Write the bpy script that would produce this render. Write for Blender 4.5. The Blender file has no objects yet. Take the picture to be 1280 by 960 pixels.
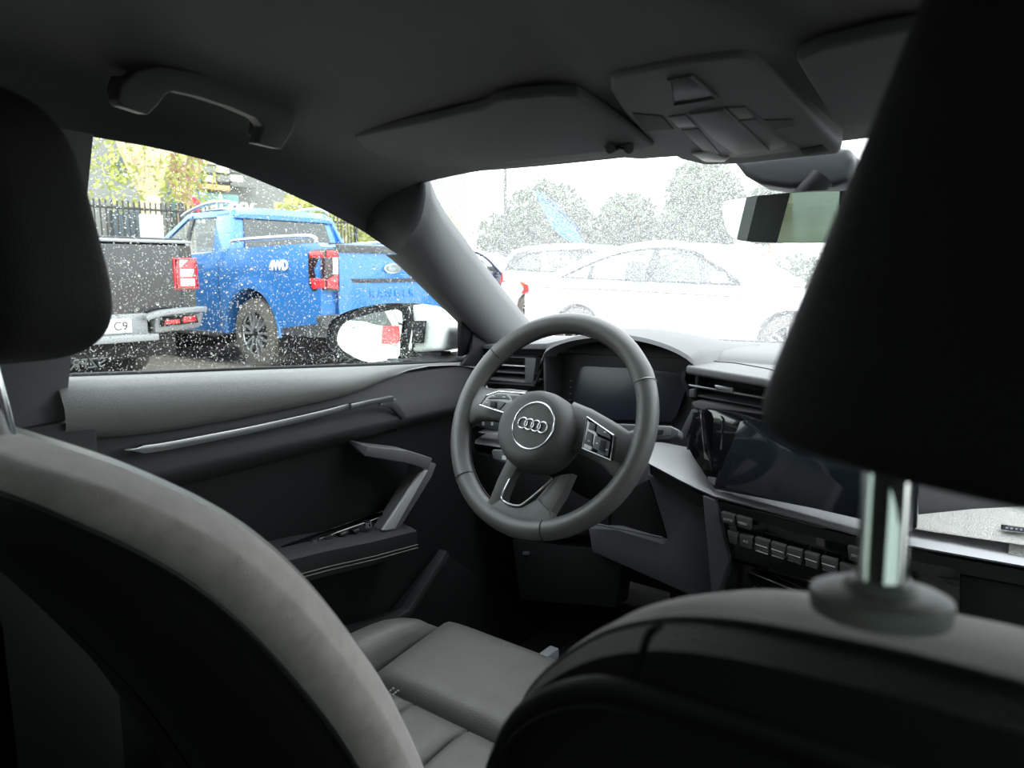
import bpy, bmesh, math, random
from mathutils import Vector as V, Matrix
from math import sin, cos, pi, radians, sqrt
random.seed(7)
S = bpy.context.scene
COL = S.collection
# ------------------------------------------------------------------ camera
CAM = V((.28, -.95, 1.115)); YAW = radians(37); PIT = radians(-8.7); F = 925
FW = V((-sin(YAW)*cos(PIT), cos(YAW)*cos(PIT), sin(PIT)))
RT = V((cos(YAW), sin(YAW), 0)); UP = RT.cross(FW)
cd = bpy.data.cameras.new('camera'); cam = bpy.data.objects.new('camera', cd); COL.objects.link(cam)
m = Matrix((RT, UP, -FW)).transposed().to_4x4(); m.translation = CAM; cam.matrix_world = m
cd.sensor_width = 36; cd.lens = 36*F/1280; cd.clip_start = .01
cd.dof.use_dof = True; cd.dof.focus_distance = 1.45; cd.dof.aperture_fstop = 9
S.camera = cam
# ------------------------------------------------------------------ sky, exposure
w = bpy.data.worlds.new('sky'); S.world = w; w.use_nodes = True
nt = w.node_tree; bg = nt.nodes['Background']
g = nt.nodes.new('ShaderNodeTexCoord'); sx = nt.nodes.new('ShaderNodeSeparateXYZ')
mr = nt.nodes.new('ShaderNodeMapRange'); mr.inputs[1].default_value = -.05; mr.inputs[2].default_value = 1
mr.inputs[3].default_value = .62; mr.inputs[4].default_value = 1.25
nt.links.new(g.outputs['Generated'], sx.inputs[0]); nt.links.new(sx.outputs[2], mr.inputs[0])
nt.links.new(mr.outputs[0], bg.inputs[1]); bg.inputs[0].default_value = (.93, .97, 1, 1)
S.view_settings.view_transform = 'Standard'; S.view_settings.look = 'None'
S.view_settings.gamma = 1; S.view_settings.use_curve_mapping = False
S.view_settings.exposure = 2.45
S.cycles.transparent_max_bounces = 24
S.cycles.max_bounces = 10; S.cycles.diffuse_bounces = 5; S.cycles.transmission_bounces = 8
S.cycles.sample_clamp_indirect = 6
# ------------------------------------------------------------------ pixel rays -> points on real surfaces
def ray(px, py): return FW + RT*((px-640)/F) + UP*((480-py)/F)
def PL(px, py, p, n, off=0):
    d = ray(px, py); p = V(p); n = V(n).normalized()
    return CAM + d*((p + n*off - CAM).dot(n)/d.dot(n))
def PX(px, py, x): return PL(px, py, (x, 0, 0), (1, 0, 0))
def PY(px, py, y): return PL(px, py, (0, y, 0), (0, 1, 0))
def PZ(px, py, z): return PL(px, py, (0, 0, z), (0, 0, 1))
# ------------------------------------------------------------------ materials
MATS = {}
def mat(name, c, rough=.5, metal=0, bump=None, coat=0, var=None, spec=.5, emit=0, aniso=None, sheen=0):
    if name in MATS: return MATS[name]
    m = bpy.data.materials.new(name); m.use_nodes = True; t = m.node_tree
    b = t.nodes['Principled BSDF']; I = b.inputs
    I['Base Color'].default_value = (*c, 1); I['Roughness'].default_value = rough; I['Metallic'].default_value = metal
    I['Coat Weight'].default_value = coat; I['Coat Roughness'].default_value = .05; I['Specular IOR Level'].default_value = spec
    I['Sheen Weight'].default_value = sheen
    if emit: I['Emission Color'].default_value = (*c, 1); I['Emission Strength'].default_value = emit
    tc = t.nodes.new('ShaderNodeTexCoord')
    if var:
        n = t.nodes.new('ShaderNodeTexNoise'); n.inputs['Scale'].default_value = var[0]; n.inputs['Detail'].default_value = 6
        t.links.new(tc.outputs['Object'], n.inputs['Vector'])
        r = t.nodes.new('ShaderNodeMapRange'); r.inputs[1].default_value = .3; r.inputs[2].default_value = .7
        r.inputs[3].default_value = 1-var[1]; r.inputs[4].default_value = 1+var[1]
        t.links.new(n.outputs[0], r.inputs[0])
        x = t.nodes.new('ShaderNodeMix'); x.data_type = 'RGBA'; x.blend_type = 'MULTIPLY'; x.inputs[0].default_value = 1
        x.inputs[6].default_value = (*c, 1); t.links.new(r.outputs[0], x.inputs[7]); t.links.new(x.outputs[2], I['Base Color'])
    if bump:
        kind, sc, st = bump
        if kind == 'v':
            n = t.nodes.new('ShaderNodeTexVoronoi'); n.inputs['Scale'].default_value = sc; o = n.outputs['Distance']
        else:
            n = t.nodes.new('ShaderNodeTexNoise'); n.inputs['Scale'].default_value = sc; n.inputs['Detail'].default_value = 4; o = n.outputs[0]
        t.links.new(tc.outputs['Object'], n.inputs['Vector'])
        bp = t.nodes.new('ShaderNodeBump'); bp.inputs['Strength'].default_value = st; bp.inputs['Distance'].default_value = .001
        t.links.new(o, bp.inputs['Height']); t.links.new(bp.outputs[0], I['Normal'])
    MATS[name] = m; return m
def glassmat(name, tint, haze=0, speck=0, scale=900, thr=(.2, .35)):
    """thin pane: transparent + fresnel gloss; a film of fine rain spray scatters the daylight"""
    m = bpy.data.materials.new(name); m.use_nodes = True; t = m.node_tree; t.nodes.clear()
    o = t.nodes.new('ShaderNodeOutputMaterial'); tr = t.nodes.new('ShaderNodeBsdfTransparent'); tr.inputs[0].default_value = (*tint, 1)
    gl = t.nodes.new('ShaderNodeBsdfGlossy'); gl.inputs['Roughness'].default_value = .02
    fr = t.nodes.new('ShaderNodeFresnel'); ge = t.nodes.new('ShaderNodeNewGeometry'); ri = t.nodes.new('ShaderNodeMapRange'); ri.inputs[3].default_value = 1.45; ri.inputs[4].default_value = 1/1.45
    t.links.new(ge.outputs['Backfacing'], ri.inputs[0]); t.links.new(ri.outputs[0], fr.inputs[0])
    mx = t.nodes.new('ShaderNodeMixShader'); t.links.new(fr.outputs[0], mx.inputs[0]); t.links.new(tr.outputs[0], mx.inputs[1]); t.links.new(gl.outputs[0], mx.inputs[2])
    last = mx
    if haze or speck:
        tl = t.nodes.new('ShaderNodeBsdfTranslucent'); tl.inputs[0].default_value = (.62, .64, .64, 1)
        tc = t.nodes.new('ShaderNodeTexCoord'); vo = t.nodes.new('ShaderNodeTexVoronoi'); vo.inputs['Scale'].default_value = scale
        t.links.new(tc.outputs['Object'], vo.inputs['Vector'])
        r = t.nodes.new('ShaderNodeMapRange'); r.inputs[1].default_value = thr[0]; r.inputs[2].default_value = thr[1]
        r.inputs[3].default_value = haze+speck; r.inputs[4].default_value = haze; t.links.new(vo.outputs['Distance'], r.inputs[0])
        m2 = t.nodes.new('ShaderNodeMixShader'); t.links.new(r.outputs[0], m2.inputs[0]); t.links.new(mx.outputs[0], m2.inputs[1]); t.links.new(tl.outputs[0], m2.inputs[2]); last = m2
    t.links.new(last.outputs[0], o.inputs[0]); MATS[name] = m; return m
def water():
    m = bpy.data.materials.new('water_drop'); m.use_nodes = True; t = m.node_tree; t.nodes.clear()
    o = t.nodes.new('ShaderNodeOutputMaterial'); g = t.nodes.new('ShaderNodeBsdfGlass'); g.inputs['IOR'].default_value = 1.33; g.inputs['Roughness'].default_value = 0
    t.links.new(g.outputs[0], o.inputs[0]); return m
WATER = water()
HEAD = mat('headliner_cloth', (.040, .0435, .048), .95, bump=('n', 900, .5), var=(14, .05), sheen=.3)
PILLAR = mat('pillar_plastic', (.115, .12, .123), .75, bump=('v', 1500, .2))
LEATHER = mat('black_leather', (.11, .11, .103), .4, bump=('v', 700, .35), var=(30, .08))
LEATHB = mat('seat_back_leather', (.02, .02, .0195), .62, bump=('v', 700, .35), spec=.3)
SUEDE = mat('grey_suede', (.42, .365, .352), .95, bump=('n', 1200, .8), var=(60, .15), sheen=.8)
RUBBER = mat('soft_black_plastic', (.02, .0215, .023), .6, bump=('v', 1600, .2))
DOORPAD = mat('grained_door_vinyl', (.18, .184, .18), .5, bump=('v', 900, .5))
HARD = mat('hard_black_plastic', (.008, .009, .01), .6, bump=('v', 1500, .15), spec=.3)
DASHG = mat('dash_soft_grey', (.12, .12, .125), .6, bump=('v', 1200, .3))
GREYP = mat('charcoal_plastic', (.075, .08, .088), .5)
GLOSS = mat('piano_black', (.006, .007, .008), .06, coat=1)
SCREEN = mat('dark_display_glass', (.012, .016, .022), .08, coat=.5)
SCREENM = mat('matte_display_glass', (.014, .018, .027), .3)
SILVER = mat('satin_silver_trim', (.50, .50, .52), .4, metal=.05)
CHROME = mat('chrome', (.85, .86, .87), .08, metal=1)
SATIN = mat('satin_chrome', (.62, .63, .64), .28, metal=1)
MIRROR = mat('mirror_glass', (.82, .9, .85), .0, metal=1)
WHITEM = mat('white_marking', (.6, .62, .63), .5)
STITCH = mat('grey_stitching', (.22, .22, .21), .8)
WHEELL = mat('steering_leather', (.105, .108, .106), .38, bump=('v', 900, .25))
CARPET = mat('black_carpet', (.022, .022, .023), 1, bump=('n', 500, 1))
# ------------------------------------------------------------------ object helpers
def mk(name, verts, faces, mt, parent=None, smooth=True, ang=38, bev=0, seg=2, sub=0, kind=None, fix=True):
    me = bpy.data.meshes.new(name); me.from_pydata([tuple(v) for v in verts], [], faces)
    bm = bmesh.new(); bm.from_mesh(me)
    if fix: bmesh.ops.recalc_face_normals(bm, faces=bm.faces)
    return fin(name, bm, mt, parent, smooth, ang, bev, seg, sub, kind, me)
def fin(name, bm, mt, parent=None, smooth=True, ang=38, bev=0, seg=2, sub=0, kind=None, me=None):
    me = me or bpy.data.meshes.new(name)
    if bev:
        es = [e for e in bm.edges if len(e.link_faces) == 2 and e.calc_face_angle(0) > radians(25)]
        bmesh.ops.bevel(bm, geom=es, offset=bev, segments=seg, profile=.6, affect='EDGES', clamp_overlap=True)
    if smooth:
        for f in bm.faces: f.smooth = True
        a = radians(ang)
        for e in bm.edges:
            if len(e.link_faces) != 2 or e.calc_face_angle(0) > a: e.smooth = False
    bm.to_mesh(me); bm.free()
    o = bpy.data.objects.new(name, me); COL.objects.link(o)
    if mt: me.materials.append(mt)
    if parent is not None:
        o.parent = parent; o.matrix_parent_inverse = Matrix.Translation(-parent.location) if parent.parent is None else Matrix.Identity(4)
        if parent.parent is not None: o.matrix_parent_inverse = Matrix.Identity(4)
    if sub:
        md = o.modifiers.new('s', 'SUBSURF'); md.levels = md.render_levels = sub
    if kind: o['kind'] = kind
    return o
def root(name, label, cat, loc=(0, 0, 0), group=None, kind=None):
    o = bpy.data.objects.new(name, None); COL.objects.link(o); o.location = loc; o.empty_display_size = .1
    if label: o['label'] = label
    if cat: o['category'] = cat
    if group: o['group'] = group
    if kind: o['kind'] = kind
    return o
def tag(o, label=None, cat=None, group=None, kind=None):
    if label: o['label'] = label
    if cat: o['category'] = cat
    if group: o['group'] = group
    if kind: o['kind'] = kind
    return o
def slab(name, pts, off, mt, parent=None, bev=.002, seg=2, **k):
    pts = [V(p) for p in pts]; off = V(off); n = len(pts)
    bm = bmesh.new(); vs = [bm.verts.new(p) for p in pts]; vb = [bm.verts.new(p+off) for p in pts]
    bm.faces.new(vs); bm.faces.new(vb[::-1])
    for i in range(n): bm.faces.new((vs[i], vb[i], vb[(i+1) % n], vs[(i+1) % n]))
    bmesh.ops.recalc_face_normals(bm, faces=bm.faces)
    return fin(name, bm, mt, parent, bev=bev, seg=seg, **k)
def box(name, c, s, mt, parent=None, bev=.003, rot=None, **k):
    c = V(c); hx, hy, hz = [a/2 for a in s]
    p = [V((x, y, z)) for x, y, z in ((-hx, -hy, -hz), (hx, -hy, -hz), (hx, hy, -hz), (-hx, hy, -hz))]
    q = [v+V((0, 0, s[2])) for v in p]
    if rot: p = [rot @ v for v in p]; q = [rot @ v for v in q]
    f = [(0, 3, 2, 1), (4, 5, 6, 7), (0, 1, 5, 4), (1, 2, 6, 5), (2, 3, 7, 6), (3, 0, 4, 7)]
    return mk(name, [c+v for v in p+q], f, mt, parent, bev=bev, **k)
def loft(name, rings, mt, parent=None, closed=True, cap=True, loop=False, **k):
    n = len(rings[0]); vs = [v for r in rings for v in r]; fs = []
    R_ = len(rings)
    for i in range(R_ if loop else R_-1):
        a, b = i*n, ((i+1) % R_)*n
        for j in range(n if closed else n-1):
            j2 = (j+1) % n; fs.append((a+j, a+j2, b+j2, b+j))
    if cap and closed and not loop: fs.append(tuple(range(n))[::-1]); fs.append(tuple(range((R_-1)*n, R_*n)))
    return mk(name, vs, fs, mt, parent, **k)
def spline(pts, n, closed=False):
    pts = [V(p) for p in pts]; out = []; N = len(pts)
    segs = N if closed else N-1
    for i in range(segs):
        p0 = pts[(i-1) % N] if closed or i > 0 else pts[0]*2-pts[1]
        p1 = pts[i]; p2 = pts[(i+1) % N]
        p3 = pts[(i+2) % N] if closed or i+2 < N else pts[-1]*2-pts[-2]
        for j in range(n):
            t = j/n
            out.append(.5*((2*p1)+(-p0+p2)*t+(2*p0-5*p1+4*p2-p3)*t*t+(-p0+3*p1-3*p2+p3)*t**3))
    if not closed: out.append(pts[-1])
    return out
def frames(pts, upv, closed=False):
    pts = [V(p) for p in pts]; N = len(pts); fr = []
    for i in range(N):
        a = pts[i-1] if (i > 0 or closed) else pts[i]; b = pts[(i+1) % N] if (i < N-1 or closed) else pts[i]
        t = (b-a).normalized(); u = V(upv) if upv else (V((0, 0, 1)) if abs(t.z) < .9 else V((0, 1, 0)))
        s = t.cross(u).normalized(); fr.append((pts[i], s, s.cross(t).normalized()))
    return fr
def sweep(name, pts, w_, h_, mt, parent=None, upv=None, closed=False, n=4, **k):
    """box (n=4) or round (n>4) section w_ x h_ along pts"""
    fr = frames(pts, upv, closed); rings = []
    for i, (p, s, u) in enumerate(fr):
        ww = w_[i] if isinstance(w_, (list, tuple)) else w_; hh = h_[i] if isinstance(h_, (list, tuple)) else h_
        if n == 4: rings.append([p+s*(a*ww/2)+u*(b*hh/2) for a, b in ((-1, -1), (1, -1), (1, 1), (-1, 1))])
        else: rings.append([p+s*(cos(2*pi*j/n)*ww/2)+u*(sin(2*pi*j/n)*hh/2) for j in range(n)])
    return loft(name, rings, mt, parent, loop=closed, **k)
def tube(name, pts, r, mt, parent=None, closed=False, n=8, upv=None, **k):
    return sweep(name, pts, [2*a for a in r] if isinstance(r, (list, tuple)) else 2*r, [2*a for a in r] if isinstance(r, (list, tuple)) else 2*r, mt, parent, upv, closed, n, **k)
def cyl(name, a, b, r, mt, parent=None, n=24, r2=None, bev=0, **k):
    a, b = V(a), V(b); t = (b-a).normalized(); s = t.orthogonal().normalized(); u = t.cross(s)
    r2 = r if r2 is None else r2
    rings = [[p+s*(cos(2*pi*j/n)*q)+u*(sin(2*pi*j/n)*q) for j in range(n)] for p, q in ((a, r), (b, r2))]
    return loft(name, rings, mt, parent, bev=bev, **k)
def pillow(name, c, puff, thick, mt, parent=None, nu=16, nv=16, e=5, edge=.0, **k):
    """soft cushion over the quad c = 4 corners (ccw from its outside)"""
    a, b, d, f = [V(p) for p in c]; nrm = ((b-a).cross(f-a)).normalized(); vs = []; fs = []
    for i in range(nu+1):
        for j in range(nv+1):
            u = i/nu; v = j/nv; U = 2*u-1; W = 2*v-1
            p = a*(1-u)*(1-v)+b*u*(1-v)+d*u*v+f*(1-u)*v
            r = max(0, 1-abs(U)**e)**.5*max(0, 1-abs(W)**e)**.5
            vs.append(p+nrm*(puff*r+edge*(1-(U*U+W*W)/2)))
    for i in range(nu):
        for j in range(nv):
            q = i*(nv+1)+j; fs.append((q, q+nv+1, q+nv+2, q+1))
    loop = [i*(nv+1) for i in range(nu)]+[nu*(nv+1)+j for j in range(nv)]+[i*(nv+1)+nv for i in range(nu, 0, -1)]+[j for j in range(nv, 0, -1)]
    base = len(vs)
    for q in loop: vs.append(vs[q]-nrm*thick)
    L = len(loop)
    for i in range(L): fs.append((loop[i], base+i, base+(i+1) % L, loop[(i+1) % L]))
    fs.append(tuple(range(base, base+L)))
    return mk(name, vs, fs, mt, parent, ang=60, **k)
def superell(name, c, abc, e, mt, parent=None, deform=None, e2=None, nu=36, nv=24, **k):
    f = lambda x, p: math.copysign(abs(x)**(2/p), x)
    vs = []; fs = []
    for i in range(nv+1):
        ph = -pi/2+pi*i/nv
        for j in range(nu):
            th = 2*pi*j/nu
            p = V((abc[0]*f(cos(ph), e2 or e)*f(cos(th), e), abc[1]*f(cos(ph), e2 or e)*f(sin(th), e), abc[2]*f(sin(ph), e2 or e)))
            if deform: p = V(deform(p))
            vs.append(V(c)+p)
    for i in range(nv):
        for j in range(nu): fs.append((i*nu+j, i*nu+(j+1) % nu, (i+1)*nu+(j+1) % nu, (i+1)*nu+j))
    bm_v = mk(name, vs, fs, mt, parent, ang=80, **k)
    return bm_v
def text(name, s, size, mt, parent, origin, xdir, ydir, ext=.001, align='CENTER', bold=0):
    c = bpy.data.curves.new(name, 'FONT'); c.offset = bold; c.body = s; c.size = size; c.extrude = ext; c.align_x = align; c.align_y = 'CENTER'
    o = bpy.data.objects.new(name, c); COL.objects.link(o); c.materials.append(mt)
    x = V(xdir).normalized(); y = V(ydir); y = (y-x*x.dot(y)).normalized(); z = x.cross(y)
    m = Matrix((x, y, z)).transposed().to_4x4(); m.translation = V(origin)
    dg = bpy.context.evaluated_depsgraph_get(); me = bpy.data.meshes.new_from_object(o.evaluated_get(dg)); bpy.data.objects.remove(o)
    me.transform(m); me.name = name
    o = bpy.data.objects.new(name, me); COL.objects.link(o)
    if not me.materials: me.materials.append(mt)
    o.parent = parent
    if parent.parent is None: o.matrix_parent_inverse = Matrix.Translation(-parent.location)
    return o
XC = -.03
def mir(p): p = V(p); return V((2*XC-p.x, p.y, p.z))
# ================================================================== SETTING: cabin shell
def WS(x, s):   # windscreen surface, s=0 base .. 1 top
    X = x-XC
    return V((x, .84*(1-s)+.03*s-.26*X*X-.25*X**4, .945*(1-s)+1.277*s-.06*X*X*s+.035*sin(pi*s)))
# left window opening (inner trim edge)
OPP = (-.725, 0, .95); OPN = (1, 0, -.42)
op_px = [(612, 432), (590, 408), (560, 378), (520, 338), (480, 305), (440, 281), (400, 260), (340, 232), (280, 208), (240, 195), (180, 182), (120, 172)]
OPEN = [PL(x, y, OPP, OPN) for x, y in op_px]
OPEN += [V((-.725+.42*(z-.95), y, z)) for y, z in ((-.8, 1.275), (-1.1, 1.262), (-1.4, 1.20), (-1.62, 1.10), (-1.78, .99))]
def open_at(y):
    for a, b in zip(OPEN, OPEN[1:]):
        if b.y <= y <= a.y: t = (y-b.y)/(a.y-b.y) if a.y != b.y else 0; return b.lerp(a, t)
    return OPEN[-1] if y < OPEN[-1].y else OPEN[0]
# headliner -------------------------------------------------------
def zc(y):
    k = [(-2.0, 1.2), (-1.7, 1.29), (-1.3, 1.345), (-.7, 1.365), (-.4, 1.322), (-.28, 1.298), (-.08, 1.274), (0, 1.268), (.3, 1.2)]
    for (a, za), (b, zb) in zip(k, k[1:]):
        if a <= y <= b: t = (y-a)/(b-a); return za+(zb-za)*t
    return k[-1][1]
rings = []
ys = [-2.0, -1.85, -1.7, -1.5, -1.3, -1.1, -.9, -.75, -.62, -.54, -.5, -.46, -.42, -.38, -.34, -.3, -.27, -.24, -.21, -.18, -.155, -.13]
for ysn in ys:
    e = open_at(max(ysn, -1.75)); xe = XC-e.x; ze = e.z; wv = max(0, min(1, (ysn+.5)/.37)); ring = []
    for j in range(81):
        q = -1+2*j/80; u = math.copysign(1-(1-abs(q))**1.6, q)
        yy = ysn+.14*wv*(1-u*u)
        pe = 3.2-.5*wv; z = ze+(zc(yy)-ze)*(1-abs(u)**pe)**(1/pe)
        xr = -.06-.075*min(1, max(0, (yy+.6)/.3))-.10*min(1, max(0, (yy+.3)/.3)); t = (abs(XC-xr)-abs(u*xe))/.022+.5; t = max(0, min(1, t)); t = t*t*(3-2*t)
        z += .008*(1-t)*max(0, min(1, (yy+.75)/.2))*(1-abs(u)**8)
        ring.append(V((XC+u*xe, yy, z)))
    rings.append(ring)
ceiling = loft('ceiling', rings, HEAD, closed=False, kind='structure', ang=70, fix=False)
tag(ceiling, 'dark grey cloth headliner over the car cabin')
# folded lip where the headliner ends above the side windows + roof skin outside
rim = [[p+V((0, 0, .05)) for p in r] for r in rings]
roof = loft('trim_5', rim, mat('white_paint', (.8, .81, .81), .3, coat=.6), closed=False, kind='structure', ang=70, fix=False)
tag(roof, 'outer roof skin above the headliner')
# A pillars -------------------------------------------------------
def apillar(side, nm, label):
    A = [PL(x, y, OPP, OPN) for x, y in ((497, 318), (530, 348), (560, 378), (590, 408), (612, 432), (625, 455))]
    Bp = []
    for (x, y) in ((530, 213), (552, 258), (588, 308), (625, 356), (662, 402), (690, 440)):
        best = None
        d = ray(x, y)
        for i in range(2000):
            t = .9+i*.0008; p = CAM+d*t; X = p.x-XC
            # signed height over windscreen surface at that x
            lo, hi = -.2, 1.1; 
            s_ = (.84-.26*X*X-.25*X**4-p.y)/.81
            zz = WS(p.x, s_).z
            if p.z < 0: break
            dd = p.z-zz
            if best is not None and (dd > 0) != (best > 0): break
            best = dd
        Bp.append(p.copy())
    Ax = [PL(440, 281, OPP, OPN)]+A; Bx = [Bp[0]+V((.03, -.10, .022))]+Bp
    A2 = spline(Ax, 4); B2 = spline(Bx, 4); rg = []
    for a, b in zip(A2, B2):
        mid = a.lerp(b, .5)+V((.035, -.012, -.01)); r = []
        pts = [a+V((-.03, 0, 0)), a, a.lerp(mid, .5)+V((.012, -.01, 0)), mid, mid.lerp(b, .5)+V((.012, -.005, 0)), b, b+V((-.03, .01, .0))]
        if side > 0: pts = [mir(p) for p in pts]
        rg.append(pts)
    o = loft(nm, rg[4:], PILLAR, closed=False, kind='structure', ang=60, fix=False); tag(o, label)
    return A, Bp, (rg[4][1:6])
AL, BL, PSEAM = apillar(-1, 'trim_1', 'grey windscreen pillar trim on the driver side')
apillar(1, 'trim_2', 'grey windscreen pillar trim on the passenger side')
print('BL', tuple(BL[0]), tuple(WS(BL[0].x, 1)), [tuple(round(c, 3) for c in p) for p in BL])
# corner piece of headliner between header and pillar
def corner(side, nm):
    R = rings[-1]; n = max(i for i, q in enumerate(R) if q.x <= BL[0].x+.005); rg = []
    seam = spline(PSEAM, 6)
    for i in range(n+1):
        t = i/n*(len(seam)-1); k = min(int(t), len(seam)-2); s0 = seam[k].lerp(seam[k+1], t-k); a = R[i]
        w_ = 4*i/n*(1-i/n)*.6+.4; pts = [a, a.lerp(s0, .25)+V((.012, -.008, -.003))*w_, a.lerp(s0, .5)+V((.018, -.012, -.004))*w_, a.lerp(s0, .78)+V((.013, -.009, -.003))*w_, s0]
        if side > 0: pts = [mir(p) for p in pts]
        rg.append(pts)
    tag(loft(nm, rg, HEAD, closed=False, kind='structure', ang=70, fix=False), 'headliner corner piece meeting the pillar')
corner(-1, 'trim_7'); corner(1, 'trim_8')
# header strip to windscreen
hd = [[], [], []]; X0 = BL[0].x-XC
for p in rings[-1]:
    X = max(X0, min(-X0, p.x-XC)); q = WS(XC+X, 1.0); k = (X/X0)**6; e = BL[0] if X < 0 else mir(BL[0]); q = q.lerp(e, k)
    hd[0].append(p); hd[1].append(p.lerp(q, .5)+V((0, 0, .002))); hd[2].append(q)
hdr = loft('trim_6', hd, HEAD, closed=False, kind='structure', fix=False, ang=70); tag(hdr, 'headliner edge above the windscreen')
# windscreen ------------------------------------------------------
WSG = glassmat('wet_windscreen', (.93, .97, .955), haze=.11, speck=.55, scale=430, thr=(.24, .40))
SDG = glassmat('wet_side_glass', (.87, .93, .905), haze=.0, speck=.10, scale=700, thr=(.14, .22))
gr = [[WS(XC-.66+1.32*j/40, -.06+1.09*i/24) for j in range(41)] for i in range(25)]
win1 = loft('window_1', gr, WSG, closed=False, kind='structure', fix=False); tag(win1, 'large windscreen covered with fine raindrops')
def drops(name, n, pos, rmin, rmax, parent, power=3):
    vs = []; fs = []; ns = 7
    for k in range(n):
        p, nrm = pos(); r = rmin+(rmax-rmin)*random.random()**power
        s = nrm.orthogonal().normalized(); u = nrm.cross(s); b = len(vs); el = 1+random.random()*.35; hgt = .55*r
        for (q, h) in ((1, .0), (.97, .25), (.8, .65), (.45, .93)):
            for j in range(ns):
                a = 2*pi*j/ns+k; vs.append(p+s*(cos(a)*q*r)+u*(sin(a)*q*r*el)+nrm*(h*hgt))
        vs.append(p+nrm*hgt)
        for l in range(3):
            for j in range(ns):
                j2 = (j+1) % ns; fs.append((b+l*ns+j, b+l*ns+j2, b+(l+1)*ns+j2, b+(l+1)*ns+j))
        for j in range(ns): fs.append((b+3*ns+j, b+3*ns+(j+1) % ns, b+4*ns))
        fs.append(tuple(b+j for j in range(ns))[::-1])
    me = bpy.data.meshes.new(name); me.from_pydata([tuple(v) for v in vs], [], fs)
    me.polygons.foreach_set('use_smooth', [len(f.vertices) < 5 for f in me.polygons]); me.materials.append(WATER)
    o = bpy.data.objects.new(name, me); COL.objects.link(o); o.parent = parent
    o['kind'] = 'stuff'; return o
def wpos():
    x = XC+random.uniform(-.62, .40); s = random.uniform(0, .97)
    a = WS(x, s); nx = (WS(x+.01, s)-a).cross(WS(x, s+.01)-a).normalized()
    return a+nx*.0008, nx
drops('raindrop', 9000, wpos, .0004, .0016, win1)
# dark ceramic band and lower seal of windscreen
tube('seal', [WS(XC-.64+1.28*j/30, -.005) for j in range(31)], .007, HARD, win1)
# side glass, left (window_2) and others --------------------------
GLP = (-.748, 0, .95)
def gx(z, side=-1): x = -.748+.42*(z-.95); return x if side < 0 else 2*XC-x
def side_glass(nm, label, y0, y1, side, top, mt):
    vs = []; n = 24
    for j in range(n+1):
        y = y1+(y0-y1)*j/n; zt = open_at(y).z+.02 if y < OPEN[0].y else 1.0
        for z in (.90, zt): vs.append(V((gx(z, side), y, z)))
    fs = [(2*j, 2*j+2, 2*j+3, 2*j+1) for j in range(n)]
    o = mk(nm, vs, fs, mt, kind='structure', fix=False); return tag(o, label)
win2 = side_glass('window_2', 'driver side window speckled with raindrops', -.56, .14, -1, None, SDG)
DARKG = glassmat('dimming_rear_glass', (.15, .19, .165))  # tint deepened to keep rear daylight off the seat backs
win3 = side_glass('window_3', 'rear side window behind the driver, tint deepened to dim the cabin', -1.7, -.66, -1, None, DARKG)
FRG = glassmat('dimming_passenger_glass', (.6, .65, .62)); win4 = side_glass('window_4', 'front passenger side window', -.56, .14, 1, None, FRG)  # dark tint added on this unseen pane to cut fill light in the cabin
win5 = side_glass('window_5', 'rear side window behind the passenger', -1.7, -.66, 1, None, DARKG)
NG = V((-1, 0, .42)).normalized()
def spos():
    while 1:
        y = random.uniform(-.56, .12); z = random.uniform(.93, 1.28)
        if z < open_at(y).z+.01: return V((gx(z), y, z))+NG*.0006, NG
drops('raindrop', 15000, spos, .00035, .0011, win2, 2.5)
drops('raindrop', 90, spos, .0018, .0030, win2, 2)
text('etching', 'SZFR67', .02, WHITEM, win2, PL(100, 456, (-.744, 0, .95), (1, 0, -.42)), (0, -1, 0), (.42, 0, 1), ext=.0002)
tube('seal', [PX(x, y, -.742) for x, y in ((88, 470), (200, 466), (330, 461), (450, 457), (572, 452))], .004, HARD, win2)
# front quarter post between window and pillar
slab('post', [PL(x, y, (-.738, 0, .95), OPN) for x, y in ((577, 398), (588, 398), (592, 440), (577, 446))], (-.012, 0, 0), HARD, win2, bev=.002)
# B / C pillars, floor, rear ---------------------------------------
def post(nm, y0, y1, side, label):
    vs = []
    rg = []
    for z in (.9, .95, 1.05, 1.15, 1.22, 1.262):
        x = -.72+.42*max(0, z-.95); r = []
        for (dx, yy) in ((-.03, y1), (0, y1-.005), (.012, (y0+y1)/2), (0, y0+.005), (-.03, y0)):
            p = V((x+dx, yy, z)); r.append(p if side < 0 else mir(p))
        rg.append(r)
    tag(loft(nm, rg, PILLAR, closed=False, kind='structure', ang=60, fix=False), label)
for s, nm in ((-1, 'trim_11'), (1, 'trim_12')):
    q = [V((-.70, -.70, .2)), V((-.70, -.53, .2)), V((-.70, -.53, .93)), V((-.70, -.70, .93))]
    tag(slab(nm, q if s < 0 else [mir(v) for v in q], (.03*s, 0, 0), RUBBER, kind='structure', bev=.005), 'black lower cover of the centre pillar')
post('trim_3', -.67, -.55, -1, 'grey centre pillar behind the driver door')
post('trim_4', -.67, -.55, 1, 'grey centre pillar on the passenger side')
for s, nm in ((-1, 'wall_left'), (1, 'wall_right')):
    rg = []
    for y in (-2.0, -.655):
        r = [V((-.70, y, .15)), V((-.70, y, .7)), V((-.69, y, .9)), V((-.735, y, .955)), V((-.78, y, .955)), V((-.80, y, .15))]
        rg.append([p if s < 0 else mir(p) for p in r])
    tag(loft(nm, rg, RUBBER, kind='structure', fix=True), 'dark rear door panel, %s side' % ('left' if s < 0 else 'right'))
rd = []
for y in (-.56, .5, .9):
    rd.append([mir(p) for p in (V((-.70, y, .15)), V((-.70, y, .7)), V((-.69, y, .9)), V((-.735, y, .955)), V((-.78, y, .955)), V((-.80, y, .15)))])
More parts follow.
